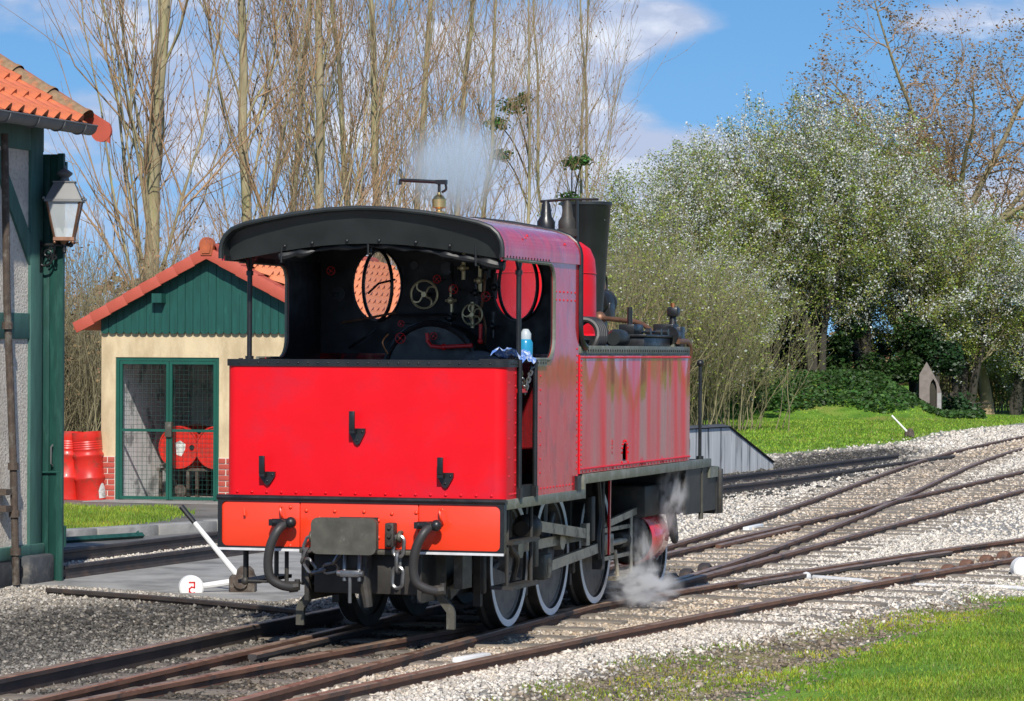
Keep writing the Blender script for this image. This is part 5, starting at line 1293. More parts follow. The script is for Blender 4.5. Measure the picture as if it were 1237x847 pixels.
# wall lantern on a scrolled bracket
lx, lz = .245, 2.90
lt = empty('wall_lantern', (eo.x, eo.y, 0), -TH, 'four-sided old street lantern on a scrolled iron bracket at the shed corner', 'lantern')
b = MB(); b.tube([(.02, -.04, lz), (lx+.06, -.04, lz)], .016, 8); b.box(-.005, .03, -.07, -.01, lz-.24, lz+.04, bev=.005); b.sphere((lx+.06, -.04, lz), .024, 6); b.sphere((lx, -.04, lz-.06), .018, 6); b.cyl((lx, -.04, lz-.05), (lx, -.04, lz+.03), .02, n=8)
for cx_, cz_, r0, a0, a1 in ((.085, -.075, .045, -90, 330), (.155, -.105, .028, 60, 460), (.12, -.03, .018, 0, 360)):
    b.tube([(cx_ + r0*(1-.65*i/26)*math.cos(R(a0+(a1-a0)*i/26)), -.04, lz+cz_ + r0*(1-.65*i/26)*math.sin(R(a0+(a1-a0)*i/26))) for i in range(27)], .008, 5)
b.tube(smooth_path([(.03, -.04, lz-.17), (.06, -.04, lz-.18), (.12, -.04, lz-.15), (.15, -.04, lz-.05), (.155, -.04, lz)], 4), .010, 6)
b.build('bracket', 'black_paint', lt)
def frust(b, z0, h0, z1, h1, m=0):
    V = [(lx+sx*h, -.04+sy*h, z) for z, h in ((z0, h0), (z1, h1)) for sx, sy in ((-1, -1), (1, -1), (1, 1), (-1, 1))]
    b.add(V, [(0, 1, 5, 4), (1, 2, 6, 5), (2, 3, 7, 6), (3, 0, 4, 7), (3, 2, 1, 0), (4, 5, 6, 7)], m)
def rot_l(o):
    o.data.transform(Matrix.Translation((lx, -.04, 0)) @ Matrix.Rotation(R(20), 4, 'Z') @ Matrix.Translation((-lx, .04, 0))); return o
hb, ht, z0, z1 = .078, .140, lz+.055, lz+.365
for sx, sy in ((-1, -1), (1, -1), (1, 1), (-1, 1)):
    b = MB(); b.tube([(lx+sx*hb, -.04+sy*hb, z0), (lx+sx*ht, -.04+sy*ht, z1)], .010, 4); rot_l(b.build('lantern_post', 'copper_dull', lt))
for i, (a, c) in enumerate((((-1, -1), (1, -1)), ((1, -1), (1, 1)), ((1, 1), (-1, 1)), ((-1, 1), (-1, -1)))):
    b = MB(); b.add([(lx+a[0]*hb, -.04+a[1]*hb, z0), (lx+c[0]*hb, -.04+c[1]*hb, z0), (lx+c[0]*ht, -.04+c[1]*ht, z1), (lx+a[0]*ht, -.04+a[1]*ht, z1)], [(0, 1, 2, 3)]); rot_l(b.build('lantern_pane', 'lantern_glass', lt))
b = MB(); frust(b, z0-.02, hb+.012, z0+.01, hb+.010); b.cyl((lx, -.04, z0-.06), (lx, -.04, z0-.02), .016, .05, 10)
for sx, sy in ((-1, -1), (1, -1), (1, 1), (-1, 1)): b.sphere((lx+sx*hb, -.04+sy*hb, z0-.035), .014, 5)
rot_l(b.build('lantern_base', 'copper_dull', lt))
b = MB(); frust(b, z1, ht+.022, z1+.022, ht+.020); frust(b, z1+.022, ht+.012, z1+.165, .085); frust(b, z1+.165, .095, z1+.178, .095)
for sx, sy in ((-1, -1), (1, -1), (1, 1), (-1, 1)): b.sphere((lx+sx*(ht+.025), -.04+sy*(ht+.025), z1+.03), .014, 5)
rot_l(b.build('lantern_hood', 'zinc', lt))
b = MB(); b.lathe([(.045, z1+.178), (.035, z1+.21), (.065, z1+.235), (.070, z1+.25), (.035, z1+.275), (.012, z1+.29), (.012, z1+.31), (0, z1+.315)], (lx, -.04, 0), 'Z', 16); b.build('lantern_finial', 'zinc', lt)

# ------------------------------------------------------------------ point levers
def lever(name, label, base, tip, disc, dz, hasnum, blackbit=True):
    L = empty(name, (base[0], base[1], 0), 0, label, 'point lever')
    bp_ = Vector((0, 0, .10)); tp = Vector((tip[0]-base[0], tip[1]-base[1], tip[2]))
    b = MB(); b.tube([bp_, bp_.lerp(tp, .25), bp_.lerp(tp, .78)], [.028, .024, .020], 10); b.build('lever_arm', 'white_paint', L)
    b = MB(); b.tube([bp_.lerp(tp, .78), tp], [.021, .024], 10); b.build('lever_grip', 'black_paint' if blackbit else 'white_paint', L)
    b = MB(); rr = random.Random(4)
    b.box(-.10, .12, -.10, .10, -.02, .15, bev=.03); b.cyl((0, -.13, .10), (0, .13, .10), .06, n=12); b.sphere((.03, 0, .15), .08, 6); b.build('lever_stand', 'rusty_iron', L)
    if disc:
        dp = Vector((disc[0]-base[0], disc[1]-base[1], dz))
        b = MB(); b.tube([bp_, bp_.lerp(dp, .93)], [.028, .024], 8); b.build('weight_arm', 'white_paint', L)
        b = MB(); b.lathe([(0, -.055), (.088, -.055), (.102, -.04), (.102, .04), (.088, .055), (0, .055)], (0, 0, 0), 'Y', 32); w = b.build('counterweight', 'white_paint', L); w.location = dp; w.rotation_euler = (0, 0, R(14))
        if hasnum:
            # a painted figure: S turned about like the one in the yard
            b = MB(); k = .034
            def stroke(p, q):
                p = Vector(p); q = Vector(q); d = (q-p).normalized()*.006; n_ = Vector((-d.z, 0, d.x)); 
                p = p - d; q = q + d
                V = [p+n_, p-n_, q-n_, q+n_]; V = [(v_.x, -.0570, v_.z) for v_ in V] + [(v_.x, -.0545, v_.z) for v_ in V]
                b.add(V, [(0, 1, 2, 3), (4, 7, 6, 5), (0, 4, 5, 1), (1, 5, 6, 2), (2, 6, 7, 3), (3, 7, 4, 0)])
            pts = [(-k*.6, 0, k*1.35), (k*.6, 0, k*1.35), (k*.6, 0, .1*k), (-k*.1, 0, .25*k), (-k*.6, 0, -.15*k), (-k*.6, 0, -.85*k), (0, 0, -1.3*k), (k*.6, 0, -1.15*k)]
            for p, q in zip(pts, pts[1:]): stroke(p, q)
            b.build('painted_figure', 'red_fitting', w, smooth=False)
    return L
bp0 = ground(292, 716)
tipY = bp0[1] + .15
lever('point_lever', 'white point lever with black grip and round counterweight marked in red', bp0, ((220-CX)/FPX*tipY, tipY, CAMH - (612-HY+1.8)/FPX*tipY), ((232-CX)/FPX*(bp0[1]-.12), bp0[1]-.12), .048, True)
bp1 = ground(1098, 529)
lever('point_lever', 'small white point lever standing by itself at the foot of the grassy bank', bp1, (bp1[0]-.40, bp1[1]+.1, CAMH - (502-HY-2)/FPX*bp1[1]), None, 0, False, False)
bp2 = ground(1262, 702)
lever('point_lever', 'white counterweight and lever of the points beside the lawn', bp2, (bp2[0]+.5, bp2[1]+.1, .75), (bp2[0]-.20, bp2[1]-.03), .11, False)

# ------------------------------------------------------------------ loading ramp and little brick gable
r0, r1 = ground(934, 567), ground(868, 573)
rd = (Vector(r1) - Vector(r0)).normalized()
rp = empty('loading_ramp', (r0[0], r0[1], 0), math.atan2(rd.y, rd.x), 'stained grey concrete loading ramp with a dark capped sloping edge', 'ramp')
hR = .76
b = MB(); b.plate([(0, -.02), (0, .10), (2.2, hR), (6.0, hR), (6.0, -.02)], [], lambda a, c, d: (a, -d, c), 0, .25); b.build('ramp_wall', 'ramp_concrete', rp)
b = MB(); b.tube([(-.02, -.12, .12), (2.2, -.12, hR+.02), (6.0, -.12, hR+.02)], .05, 4, flat=(3.2, .8)); b.build('ramp_coping', 'stone_dark', rp)
b = MB(); b.plate([(.2, -.02), (.2, .08), (2.35, hR-.03), (6.0, hR-.03), (6.0, -.02)], [], lambda a, c, d: (a, -d, c), .25, 3.0); b.build('ramp_fill', 'concrete', rp)
# ------------------------------------------------------------------ plants: branches are tapered tubes grown level by level, leaves small faces
def tubes(P, Rr, k):
    """P (B,n,3) polylines, Rr (B,n) radii -> verts, quads"""
    B, n, _ = P.shape
    T = np.empty_like(P); T[:, 1:-1] = P[:, 2:] - P[:, :-2]; T[:, 0] = P[:, 1] - P[:, 0]; T[:, -1] = P[:, -1] - P[:, -2]
    T /= np.linalg.norm(T, axis=2, keepdims=True) + 1e-9
    ref = np.where(np.abs(T[..., 2:3]) > .92, np.array([1., 0, 0]), np.array([0, 0, 1.]))
    A = np.cross(T, ref); A /= np.linalg.norm(A, axis=2, keepdims=True) + 1e-9
    C = np.cross(A, T)
    w = 2*PI*np.arange(k)/k
    V = P[:, :, None, :] + Rr[:, :, None, None]*(A[:, :, None, :]*np.cos(w)[None, None, :, None] + C[:, :, None, :]*np.sin(w)[None, None, :, None])
    idx = np.arange(B*n*k).reshape(B, n, k)
    a = idx[:, :-1, :]; b = np.roll(a, -1, 2); d = idx[:, 1:, :]; c = np.roll(d, -1, 2)
    return V.reshape(-1, 3), np.stack([a, b, c, d], -1).reshape(-1, 4)
def join(parts):
    V = []; F = []; o = 0
    for v, f in parts: V.append(v); F.append(f + o); o += len(v)
    return np.concatenate(V), np.concatenate(F)
def grow(rng, P, Rr, per, u0, u1, ang, lenf, rad, up, n, jit=.05, wob=None):
    """children along parents. lenf(u, parent_length) -> length; ang (lo, hi) degrees off the parent"""
    B, m, _ = P.shape
    pid = np.repeat(np.arange(B), per); N = len(pid)
    u = rng.uniform(u0, u1, N); x = u*(m-1); i = np.minimum(x.astype(int), m-2); f = (x-i)[:, None]
    p0 = P[pid, i]*(1-f) + P[pid, i+1]*f
    tg = P[pid, i+1] - P[pid, i]; tg /= np.linalg.norm(tg, axis=1, keepdims=True) + 1e-9
    r = rng.normal(size=(N, 3)); r -= (r*tg).sum(1, keepdims=True)*tg; r /= np.linalg.norm(r, axis=1, keepdims=True) + 1e-9
    a = np.radians(rng.uniform(ang[0], ang[1], N))[:, None]
    d = tg*np.cos(a) + r*np.sin(a)
    PL = np.linalg.norm(np.diff(P, axis=1), axis=2).sum(1)[pid]
    L = lenf(u, PL)*rng.uniform(.65, 1.25, N)
    pr = (Rr[pid, i]*(1-f[:, 0]) + Rr[pid, i+1]*f[:, 0])
    tau = np.linspace(0, 1, n)
    Q = p0[:, None, :] + d[:, None, :]*(L[:, None]*tau)[:, :, None]
    Q[:, :, 2] += up*(L[:, None]*tau**2)
    wobn = rng.normal(size=(N, n, 3))*jit*L[:, None, None]; wobn[:, 0] = 0
    Q += np.cumsum(wobn, 1)*.5
    r0 = np.minimum(pr*.75, rad*(.5 + L/np.mean(L)*.5))
    Rq = r0[:, None]*(1 - .8*tau)[None, :]
    return Q, np.maximum(Rq, .0035)
def leaves(rng, C, size, flat=.35, asp=.6):
    """one small quad per centre"""
    N = len(C); a = rng.normal(size=(N, 3)); a[:, 2] *= flat; a /= np.linalg.norm(a, axis=1, keepdims=True)
    r = rng.normal(size=(N, 3)); b = np.cross(a, r); b /= np.linalg.norm(b, axis=1, keepdims=True) + 1e-9
    s = size*rng.uniform(.6, 1.4, N)[:, None]
    V = np.stack([C - a*s, C - b*s*asp, C + a*s, C + b*s*asp], 1).reshape(-1, 3)
    return V, np.arange(4*N).reshape(N, 4)
LEAFY = ('buds', 'young_leaves', 'foliage', 'blossom', 'seed_clusters')
def shades(rng, N, k, lo=.6, hi=1.4, tint=.12):
    v = rng.uniform(lo, hi, N)[:, None]*(1 + rng.normal(size=(N, 3))*tint*.5)
    return np.repeat(np.clip(v, .2, 2.2), k, 0)
def trunkline(rng, h, r0, r1, n=12, lean=.3, wob=.06):
    z = np.linspace(-.1, h, n); x = np.cumsum(rng.normal(size=n))*wob; y = np.cumsum(rng.normal(size=n))*wob
    x -= x[0]; y -= y[0]; x += lean*rng.uniform(-1, 1)*(z/h)**1.5; y += lean*rng.uniform(-1, 1)*(z/h)**1.5
    return np.stack([x, y, z], 1)[None], np.linspace(r0, r1, n)[None]

# --- bare poplars
def poplar(seed, h, r0, limbs, sub, tw, buds=2, fork=False):
    g = np.random.default_rng(seed)
    P0, R0 = trunkline(g, h, r0, r0*.22, 14, .5, .05)
    L1, Q1 = grow(g, P0, R0, limbs, .10, .97, (15, 31), lambda u, L: .9 + .25*h*(1-u)**.8, r0*.18, .50, 7, .030)
    L2, Q2 = grow(g, L1, Q1, sub, .15, .98, (18, 42), lambda u, L: .25 + .42*L*(1.1-u), .014, .32, 5, .05)
    L3, Q3 = grow(g, L2, Q2, tw, .1, 1., (15, 45), lambda u, L: .14 + .42*L, .0078, .22, 4, .06)
    LT, QT = grow(g, L1, Q1, 5, .1, 1., (15, 55), lambda u, L: .35 + 0*u, .008, .2, 3, .05)
    wood = join([tubes(P0, R0, 9)]); limb = join([tubes(L1, Q1, 5)]); twig = join([tubes(L2, Q2, 4), tubes(L3, Q3, 3), tubes(LT, QT, 3)])
    tips = L3[:, 1:, :].reshape(-1, 3); tips = tips[g.random(len(tips)) < .55*buds/2] + g.normal(size=(1, 3))*0
    return wood, limb, twig, leaves(g, tips, .030, 1.6, .5), g
POP = [poplar(101, 17, .165, 36, 8, 3), poplar(102, 16, .125, 32, 8, 3), poplar(103, 15, .09, 26, 7, 3), poplar(104, 13, .062, 18, 5, 3)]
POPM = {}
def put_poplar(kind, px, Y, rz, sc, label, group=None):
    x = (px - CX)/FPX*Y
    t_ = empty('poplar_tree', (x, Y, float(gz(x, Y))), rz, label, 'tree', group); t_.scale = (sc, sc, sc)
    if kind not in POPM:
        wood, limb, twig, bud, g = POP[kind]
        POPM[kind] = [('trunk', np_mesh('trunk', *wood, 'bark_poplar', t_, smooth=True)), ('limbs', np_mesh('limbs', *limb, 'bark_poplar', t_, smooth=True)),
                      ('crown', np_mesh('crown', *twig, 'twig_tan', t_)), ('buds', np_mesh('buds', *bud, 'leaf_brown', t_, col=shades(g, len(bud[1]), 4, .6, 1.2)))]
    else:
        for nme, o in POPM[kind]:
            c = bpy.data.objects.new(nme, o.data); COL.objects.link(c); c.parent = t_
    return t_
GP = 'bare poplars behind the oil store'
put_poplar(0, 183, 61, .4, 1.0, 'stoutest bare poplar, its forked trunk rising behind the left end of the tiled roof')
put_poplar(1, 300, 62, 2.1, 1.0, 'bare poplar with lichened trunk rising behind the ridge of the oil store')
put_poplar(1, 387, 63.5, 4.0, .96, 'bare poplar whose trunk stands behind the left side of the cab roof')
put_poplar(2, 466, 66, 1.0, 1.05, 'bare poplar with a pale straight trunk behind the cab roof beside the whistle')
for px, Y, rz, sc in ((430, 70, .3, 1.0), (503, 72, 2.3, 1.06), (540, 74, 3.6, 1.0), (573, 75, 5.2, 1.1), (345, 71, 3.0, 1.0)):
    put_poplar(2 if px != 573 else 3, px, Y, rz, sc, 'slim tan poplar standing in the thicket behind the front row of trunks', 'slim poplars in the thicket')
for px, Y, rz, sc in ((640, 84, .6, 1.0), (662, 86, 2.8, 1.05), (690, 88, 4.4, 1.0), (722, 90, 1.5, 1.08)):
    put_poplar(3, px, Y, rz, sc, 'thin far poplar against the sky between the whistle and the chimney', 'thin far poplars')
# mistletoe and fresh leaves on the thin ones
def clump(seed, C, r, n, size):
    g = np.random.default_rng(seed); p = g.normal(size=(n, 3)); p /= np.linalg.norm(p, axis=1, keepdims=True); p *= (g.random(n)**.7*r*1.25)[:, None]*np.array([1.2, 1.0, .7])
    return leaves(g, p + np.array(C), size), g
gc = [(618, 128, 86, .30), (600, 150, 86, .26), (632, 118, 86, .18), (690, 196, 87, .24), (686, 240, 87, .26), (704, 194, 87, .18), (606, 188, 86, .2)]
for i, (px, py, Y, r) in enumerate(gc):
    x, z = (px-CX)/FPX*Y, CAMH + (HY-py)/FPX*Y
    (v, f), g = clump(300+i, (0, 0, 0), r, int(380*r/.3), .050)
    o = np_mesh('mistletoe', v, f, 'leaf_green', None, col=shades(g, len(f), 4, .7, 1.7, .3)); o.location = (x, Y, z); o['kind'] = 'thing'
    del o['kind']
    q0 = ((640 if px < 650 else 690) - px)/FPX*Y; b = MB(); b.tube(smooth_path([(0, 0, .05), (q0*.5, .3, -.5), (q0, Y*0 + .5, -1.5)], 4), [.012 + .0022*i for i in range(9)], 5); b.build('stalk', 'bark_dark', o)
    tag(o, 'green mistletoe clump hanging in the thin far poplars', 'mistletoe', 'mistletoe clumps')
# a branch leans across in front of them
# --- bare thickets and brushwood
def thicket(seed, h, spread, whips, sub, tw, rad=.016):
    g = np.random.default_rng(seed)
    n = 7; b0 = g.normal(size=(whips, 2))*spread*.35; out = g.normal(size=(whips, 2))*.22 + b0/spread*.35
    L = h*g.uniform(.5, 1.05, whips); tau = np.linspace(0, 1, n)
    P = np.zeros((whips, n, 3)); P[:, :, :2] = b0[:, None, :] + out[:, None, :]*(L[:, None]*tau**1.2)[:, :, None]*.8; P[:, :, 2] = L[:, None]*tau - .05
    P += np.cumsum(g.normal(size=P.shape)*.035, 1)*(tau > 0)[None, :, None]
    Rr = (rad*g.uniform(.7, 1.6, whips))[:, None]*(1 - .75*tau)[None]
    L2, Q2 = grow(g, P, Rr, sub, .12, 1., (12, 42), lambda u, l: .3 + .35*l*(1.1-u), rad*.6, .25, 5, .05)
    L3, Q3 = grow(g, L2, Q2, tw, .1, 1., (15, 50), lambda u, l: .12 + .4*l, rad*.42, .15, 3, .06)
    tips = np.concatenate([L3[:, 1:].reshape(-1, 3), L2[:, 2:].reshape(-1, 3)])
    return tubes(P, Rr, 5), join([tubes(L2, Q2, 3), tubes(L3, Q3, 3)]), tips, g
TK = {}
def put_thicket(kind, px, Y, rz, sc, sz, label, group, leafmat=None, twigmat='twig_tan', ldens=0.0, lsize=.035, white=0.0):
    x = (px - CX)/FPX*Y
    t_ = empty('bare_thicket', (x, Y, float(gz(x, Y))), rz, label, 'shrub', group); t_.scale = (sc, sc, sz)
    key = (kind, twigmat, leafmat, white)
    if key not in TK:
        whips, twig, tips, g = kind_t[kind]
        L = [np_mesh('stems', *whips, twigmat, t_), np_mesh('twigs', *twig, twigmat, t_)]
        if leafmat:
            p = tips[g.random(len(tips)) < ldens]; p = p + g.normal(size=p.shape)*.04
            v, f = leaves(g, p, lsize); L.append(np_mesh('young_leaves', v, f, leafmat, t_, col=shades(g, len(f), 4)))
        if white:
            p = tips[g.random(len(tips)) < white]; v, f = leaves(g, p + g.normal(size=p.shape)*.03, .034); L.append(np_mesh('blossom', v, f, 'blossom', t_, col=shades(g, len(f), 4, .6, 1.1, .05)))
        TK[key] = L
    else:
        for o in TK[key]:
            c = bpy.data.objects.new(o.name.split('.')[0], o.data); COL.objects.link(c); c.parent = t_
    return t_
kind_t = [thicket(201, 5.0, 1.5, 30, 6, 4, .014), thicket(202, 4.5, 1.7, 28, 6, 4, .013), thicket(203, 3.2, 1.6, 60, 8, 4, .012)]
rr = random.Random(21)
for px, Y, k, sz in ((60, 56, 0, .9), (135, 60, 1, 1.0), (230, 58, 0, .95), (300, 60, 1, 1.05), (365, 61, 0, 1.0), (420, 64, 1, 1.25), (480, 66, 0, 1.25), (535, 68, 1, 1.15), (590, 72, 0, .75), (640, 76, 1, .6), (690, 78, 0, .6)):
    put_thicket(k, px, Y, rr.uniform(0, 6), 1.0, sz, 'tan bare thicket growing at the feet of the poplars', 'bare thickets under the poplars', 'leaf_brown', 'twig_tan', .10, .03)
for px, Y in ((40, 50.5), (88, 51), (120, 53.5)):
    put_thicket(2, px, Y, rr.uniform(0, 6), 1.0, 1.0, 'dense brown brushwood behind the upright red drums', 'brushwood by the drums', 'leaf_brown', 'twig_brown', .22, .03)
for px, Y, k, sz in ((745, 84, 0, .95), (790, 82, 1, .95), (835, 84, 2, 1.25), (700, 82, 2, 1.2), (770, 86, 2, 1.6), (865, 86, 2, 1.05), (815, 90, 0, 1.05)):
    put_thicket(k, px, Y, rr.uniform(0, 6), 1.15, sz, 'olive brown twiggy scrub rising behind the locomotive tank and the ramp', 'scrub behind the ramp', 'leaf_olive', 'twig_brown', .85, .030, .22 if k != 2 else .06)

# --- flowering blackthorn trees on the bank
def thorn(seed, rx, rz_, zc, ncl, nleaf):
    """crown as many leafy sprays round an ellipsoid; zc centre height"""
    g = np.random.default_rng(seed)
    P0 = []; R0 = []
    for k in range(4):
        n = 8; tau = np.linspace(0, 1, n); a = g.uniform(0, 2*PI); ln = zc*g.uniform(.8, 1.15)
        p = np.stack([np.cos(a)*.9*tau**1.4 + .15*math.cos(a), np.sin(a)*.9*tau**1.4 + .15*math.sin(a), ln*tau - .1], 1) + np.cumsum(g.normal(size=(n, 3))*.05, 0)
        P0.append(p); R0.append(.13*(1-.7*tau))
    P0 = np.array(P0); R0 = np.array(R0)
    L1, Q1 = grow(g, P0, R0, 9, .35, 1., (25, 65), lambda u, l: rx*.75 + 0*u, .05, .2, 6, .06)
    L2, Q2 = grow(g, L1, Q1, 8, .3, 1., (20, 60), lambda u, l: .9 + 0*u, .018, .2, 4, .07)
    d = g.normal(size=(ncl, 3)); d /= np.linalg.norm(d, axis=1, keepdims=True)
    C = d*(g.random(ncl)**.33)[:, None]*np.array([rx, rx, rz_]) + np.array([0, 0, zc])
    C[:, 2] += np.sin(C[:, 0]*2.1 + seed)*.35 + np.cos(C[:, 1]*1.7)*.3
    ax = d*.6 + g.normal(size=(ncl, 3))*.5 + np.array([0, 0, .5]); ax /= np.linalg.norm(ax, axis=1, keepdims=True)
    ln = g.uniform(.5, 1.3, ncl)
    kind = g.random(ncl) + .16*(C[:, 2]-zc)/rz_
    n2 = nleaf; t2 = g.uniform(-.5, 1., (ncl, n2))
    off = g.normal(size=(ncl, n2, 3))*(.15*(1.15-.7*np.abs(t2)))[:, :, None]
    pts = C[:, None, :] + ax[:, None, :]*(ln[:, None]*t2)[:, :, None] + off
    wh = g.random((ncl, n2)) < np.clip((kind-.42)*2.3, .05, .86)[:, None]
    sprig = np.stack([C - ax*ln[:, None]*.6, C, C + ax*ln[:, None]], 1)
    return (tubes(P0, R0, 8), join([tubes(L1, Q1, 5), tubes(L2, Q2, 3), tubes(sprig, np.tile(np.array([.014, .010, .005]), (ncl, 1)), 3)]), pts[~wh], pts[wh], g)
TH_ = [thorn(401, 2.5, 2.9, 4.8, 460, 120), thorn(402, 2.3, 3.1, 4.6, 440, 120), thorn(403, 2.7, 2.7, 4.5, 460, 120)]
THM = {}
def put_thorn(kind, px, Y, rz, sc, sz, label, olive='leaf_olive', group=None):
    x = (px - CX)/FPX*Y
    t_ = empty('flowering_tree', (x, Y, float(gz(x, Y))), rz, label, 'tree', group); t_.scale = (sc, sc, sz)
    if kind not in THM:
        tr_, br, lf, wh, g = TH_[kind]
        v, f = leaves(g, lf, .036); v2, f2 = leaves(g, wh, .032, .8, .8)
        THM[kind] = [np_mesh('trunk', *tr_, 'bark_dark', t_, smooth=True), np_mesh('branches', *br, 'twig_grey', t_), np_mesh('foliage', v, f, olive, t_, col=shades(g, len(f), 4, .45, 1.35, .25)),
                     np_mesh('blossom', v2, f2, 'blossom', t_, col=shades(g, len(f2), 4, .65, 1.12, .05))]
    else:
        for o in THM[kind]:
            c = bpy.data.objects.new(o.name.split('.')[0], o.data); COL.objects.link(c); c.parent = t_
            if o.name.startswith('foliage') and olive != 'leaf_olive':
                c.material_slots[0].link = 'OBJECT'; c.material_slots[0].material = MATS[olive]
    return t_
GB = 'flowering trees on the bank'
put_thorn(0, 795, 101, .3, .95, .98, 'olive blossoming tree directly behind the chimney and the scrub')
put_thorn(1, 850, 103, 1.7, 1.0, 1.05, 'tallest blossoming tree, crown rising against blue sky beside the low cloud')
put_thorn(2, 925, 105, 2.9, 1.05, 1.08, 'blossoming tree over the left end of the grassy bank')
put_thorn(0, 985, 104, 4.2, 1.0, 1.05, 'whitest flowering tree, hanging low over the dark ivied trunks')
put_thorn(1, 1045, 106, 5.4, 1.02, 1.08, 'blossoming tree with dark ivied trunk above the steepest part of the bank')
put_thorn(2, 1105, 107, .9, 1.0, 1.0, 'olive green flowering tree arching over the little brick gable')
put_thorn(0, 1165, 108, 2.2, .95, .86, 'yellow green flowering tree between the brick gable and the leaning pale trunk')
put_thorn(1, 1222, 109, 3.4, 1.0, .78, 'low flowering tree beyond the leaning pale trunk')
put_thorn(1, 772, 96, 4.1, .85, .72, 'low blossoming bush mixed into the scrub right behind the tank top lubricator')
put_thorn(2, 855, 97, 1.1, .8, .66, 'low blossoming bush between the scrub and the left end of the bank')
put_thorn(2, 745, 106, 5.0, .95, .82, 'blossoming tree half hidden by the locomotive chimney')
# --- ivy masses under the trees: dark leaves over lumpy undergrowth
def undergrowth(name, label, px, Y, w, h, dep, n, mat, size, lo=.4, hi=1.4, z0=None):
    g = np.random.default_rng(int(px)+n)
    x = (px - CX)/FPX*Y
    k = max(5, int(w*5)); c = np.stack([g.uniform(-w/2, w/2, k), g.uniform(-dep/2, dep/2, k), g.uniform(.1, .85, k)*h], 1); rad = g.uniform(.25, .6, k)
    i = g.integers(0, k, n); d = g.normal(size=(n, 3)); d /= np.linalg.norm(d, axis=1, keepdims=True); p = c[i] + d*(rad[i]*g.random(n)**.3)[:, None]
    p = p[p[:, 2] > 0]
    v, f = leaves(g, p, size)
    o = np_mesh(name, v, f, mat, None, col=shades(g, len(f), 4, lo, hi, .2)); o.location = (x, Y, float(gz(x, Y)) if z0 is None else z0)
    return tag(o, label, 'shrub')
undergrowth('ivy_hedge', 'continuous dark hedge closing the hollow behind the ivied trunks', 1000, 113, 6.6, 3.6, 1.2, 9000, 'leaf_ivy', .10, .4, 1.0)
undergrowth('ivy_bush', 'dark ivy mass in the hollow under the blossom at the left of the bank', 935, 106, 2.6, 2.6, 1.6, 5200, 'leaf_ivy', .075, .4, 1.1)
undergrowth('ivy_bush', 'dark ivy wrapped round the trunks in the middle of the hollow', 990, 107, 2.2, 2.9, 1.4, 5200, 'leaf_ivy', .075, .4, 1.1)
undergrowth('ivy_bush', 'glossy green ivy bush on the bank beside the little brick gable', 1065, 105, 2.9, 2.2, 1.5, 6500, 'leaf_green', .075, .25, .9)
undergrowth('ivy_bush', 'dark ivy hanging over the right shoulder of the brick gable', 1134, 104.6, .9, 2.9, .9, 2600, 'leaf_ivy', .07, .4, 1.1)
undergrowth('leafy_shrub', 'bright green young shrub beside the end of the concrete ramp', 905, 99, 1.8, 2.4, 1.2, 2600, 'leaf_green', .06, .5, 1.5)
undergrowth('clipped_hedge', 'yellowish hedge beyond the brick gable and the leaning pale trunk', 1175, 123, 3.6, 1.7, 1.0, 6500, 'yellow_hedge', .07, .7, 1.2)
undergrowth('clipped_hedge', 'far yellowish hedge past the leaning pale trunk at the edge of the yard', 1260, 125, 3.2, 1.6, 1.0, 5000, 'yellow_hedge', .07, .6, 1.1)
undergrowth('leafy_shrub', 'low green undergrowth at the foot of the brick gable', 1155, 106, 1.3, .5, .8, 1500, 'leaf_ivy', .06, .5, 1.4)
undergrowth('leafy_shrub', 'tall olive twiggy shrub behind the leaning pale trunk', 1222, 112, 2.2, 3.2, 1.6, 3000, 'leaf_olive', .05, .4, 1.1)
for px, Y in ((1150, 113), (1205, 114), (1240, 113)):
    put_thicket(2, px, Y, rr.uniform(0, 6), 1.0, 1.0, 'bare scrub around the leaning pale trunk', 'scrub by the pale trunk', 'leaf_olive', 'twig_brown', .12, .03)
# leaning pale trunk
x = (1190-CX)/FPX*110; t_ = empty('leaning_trunk', (x, 110, 0), 0, 'pale leaning tree trunk standing in front of the yellowish hedge', 'tree')
P0 = np.array([[[0.10, 0, -.1], [.05, 0, .6], [-.06, 0, 1.3], [-.22, .0, 2.0], [-.40, 0, 3.0], [-.55, .1, 4.2]]]); R0 = np.array([[.26, .20, .17, .15, .12, .07]])
g = np.random.default_rng(77); np_mesh('trunk', *tubes(P0, R0, 9), 'bark_pale', t_, smooth=True)
L1, Q1 = grow(g, P0, R0, 12, .4, 1., (25, 60), lambda u, l: 1.4 + 0*u, .04, .3, 6, .06); L2, Q2 = grow(g, L1, Q1, 8, .2, 1., (20, 50), lambda u, l: .6 + 0*u, .014, .1, 4, .07)
np_mesh('crown', *join([tubes(L1, Q1, 5), tubes(L2, Q2, 3)]), 'twig_grey', t_)
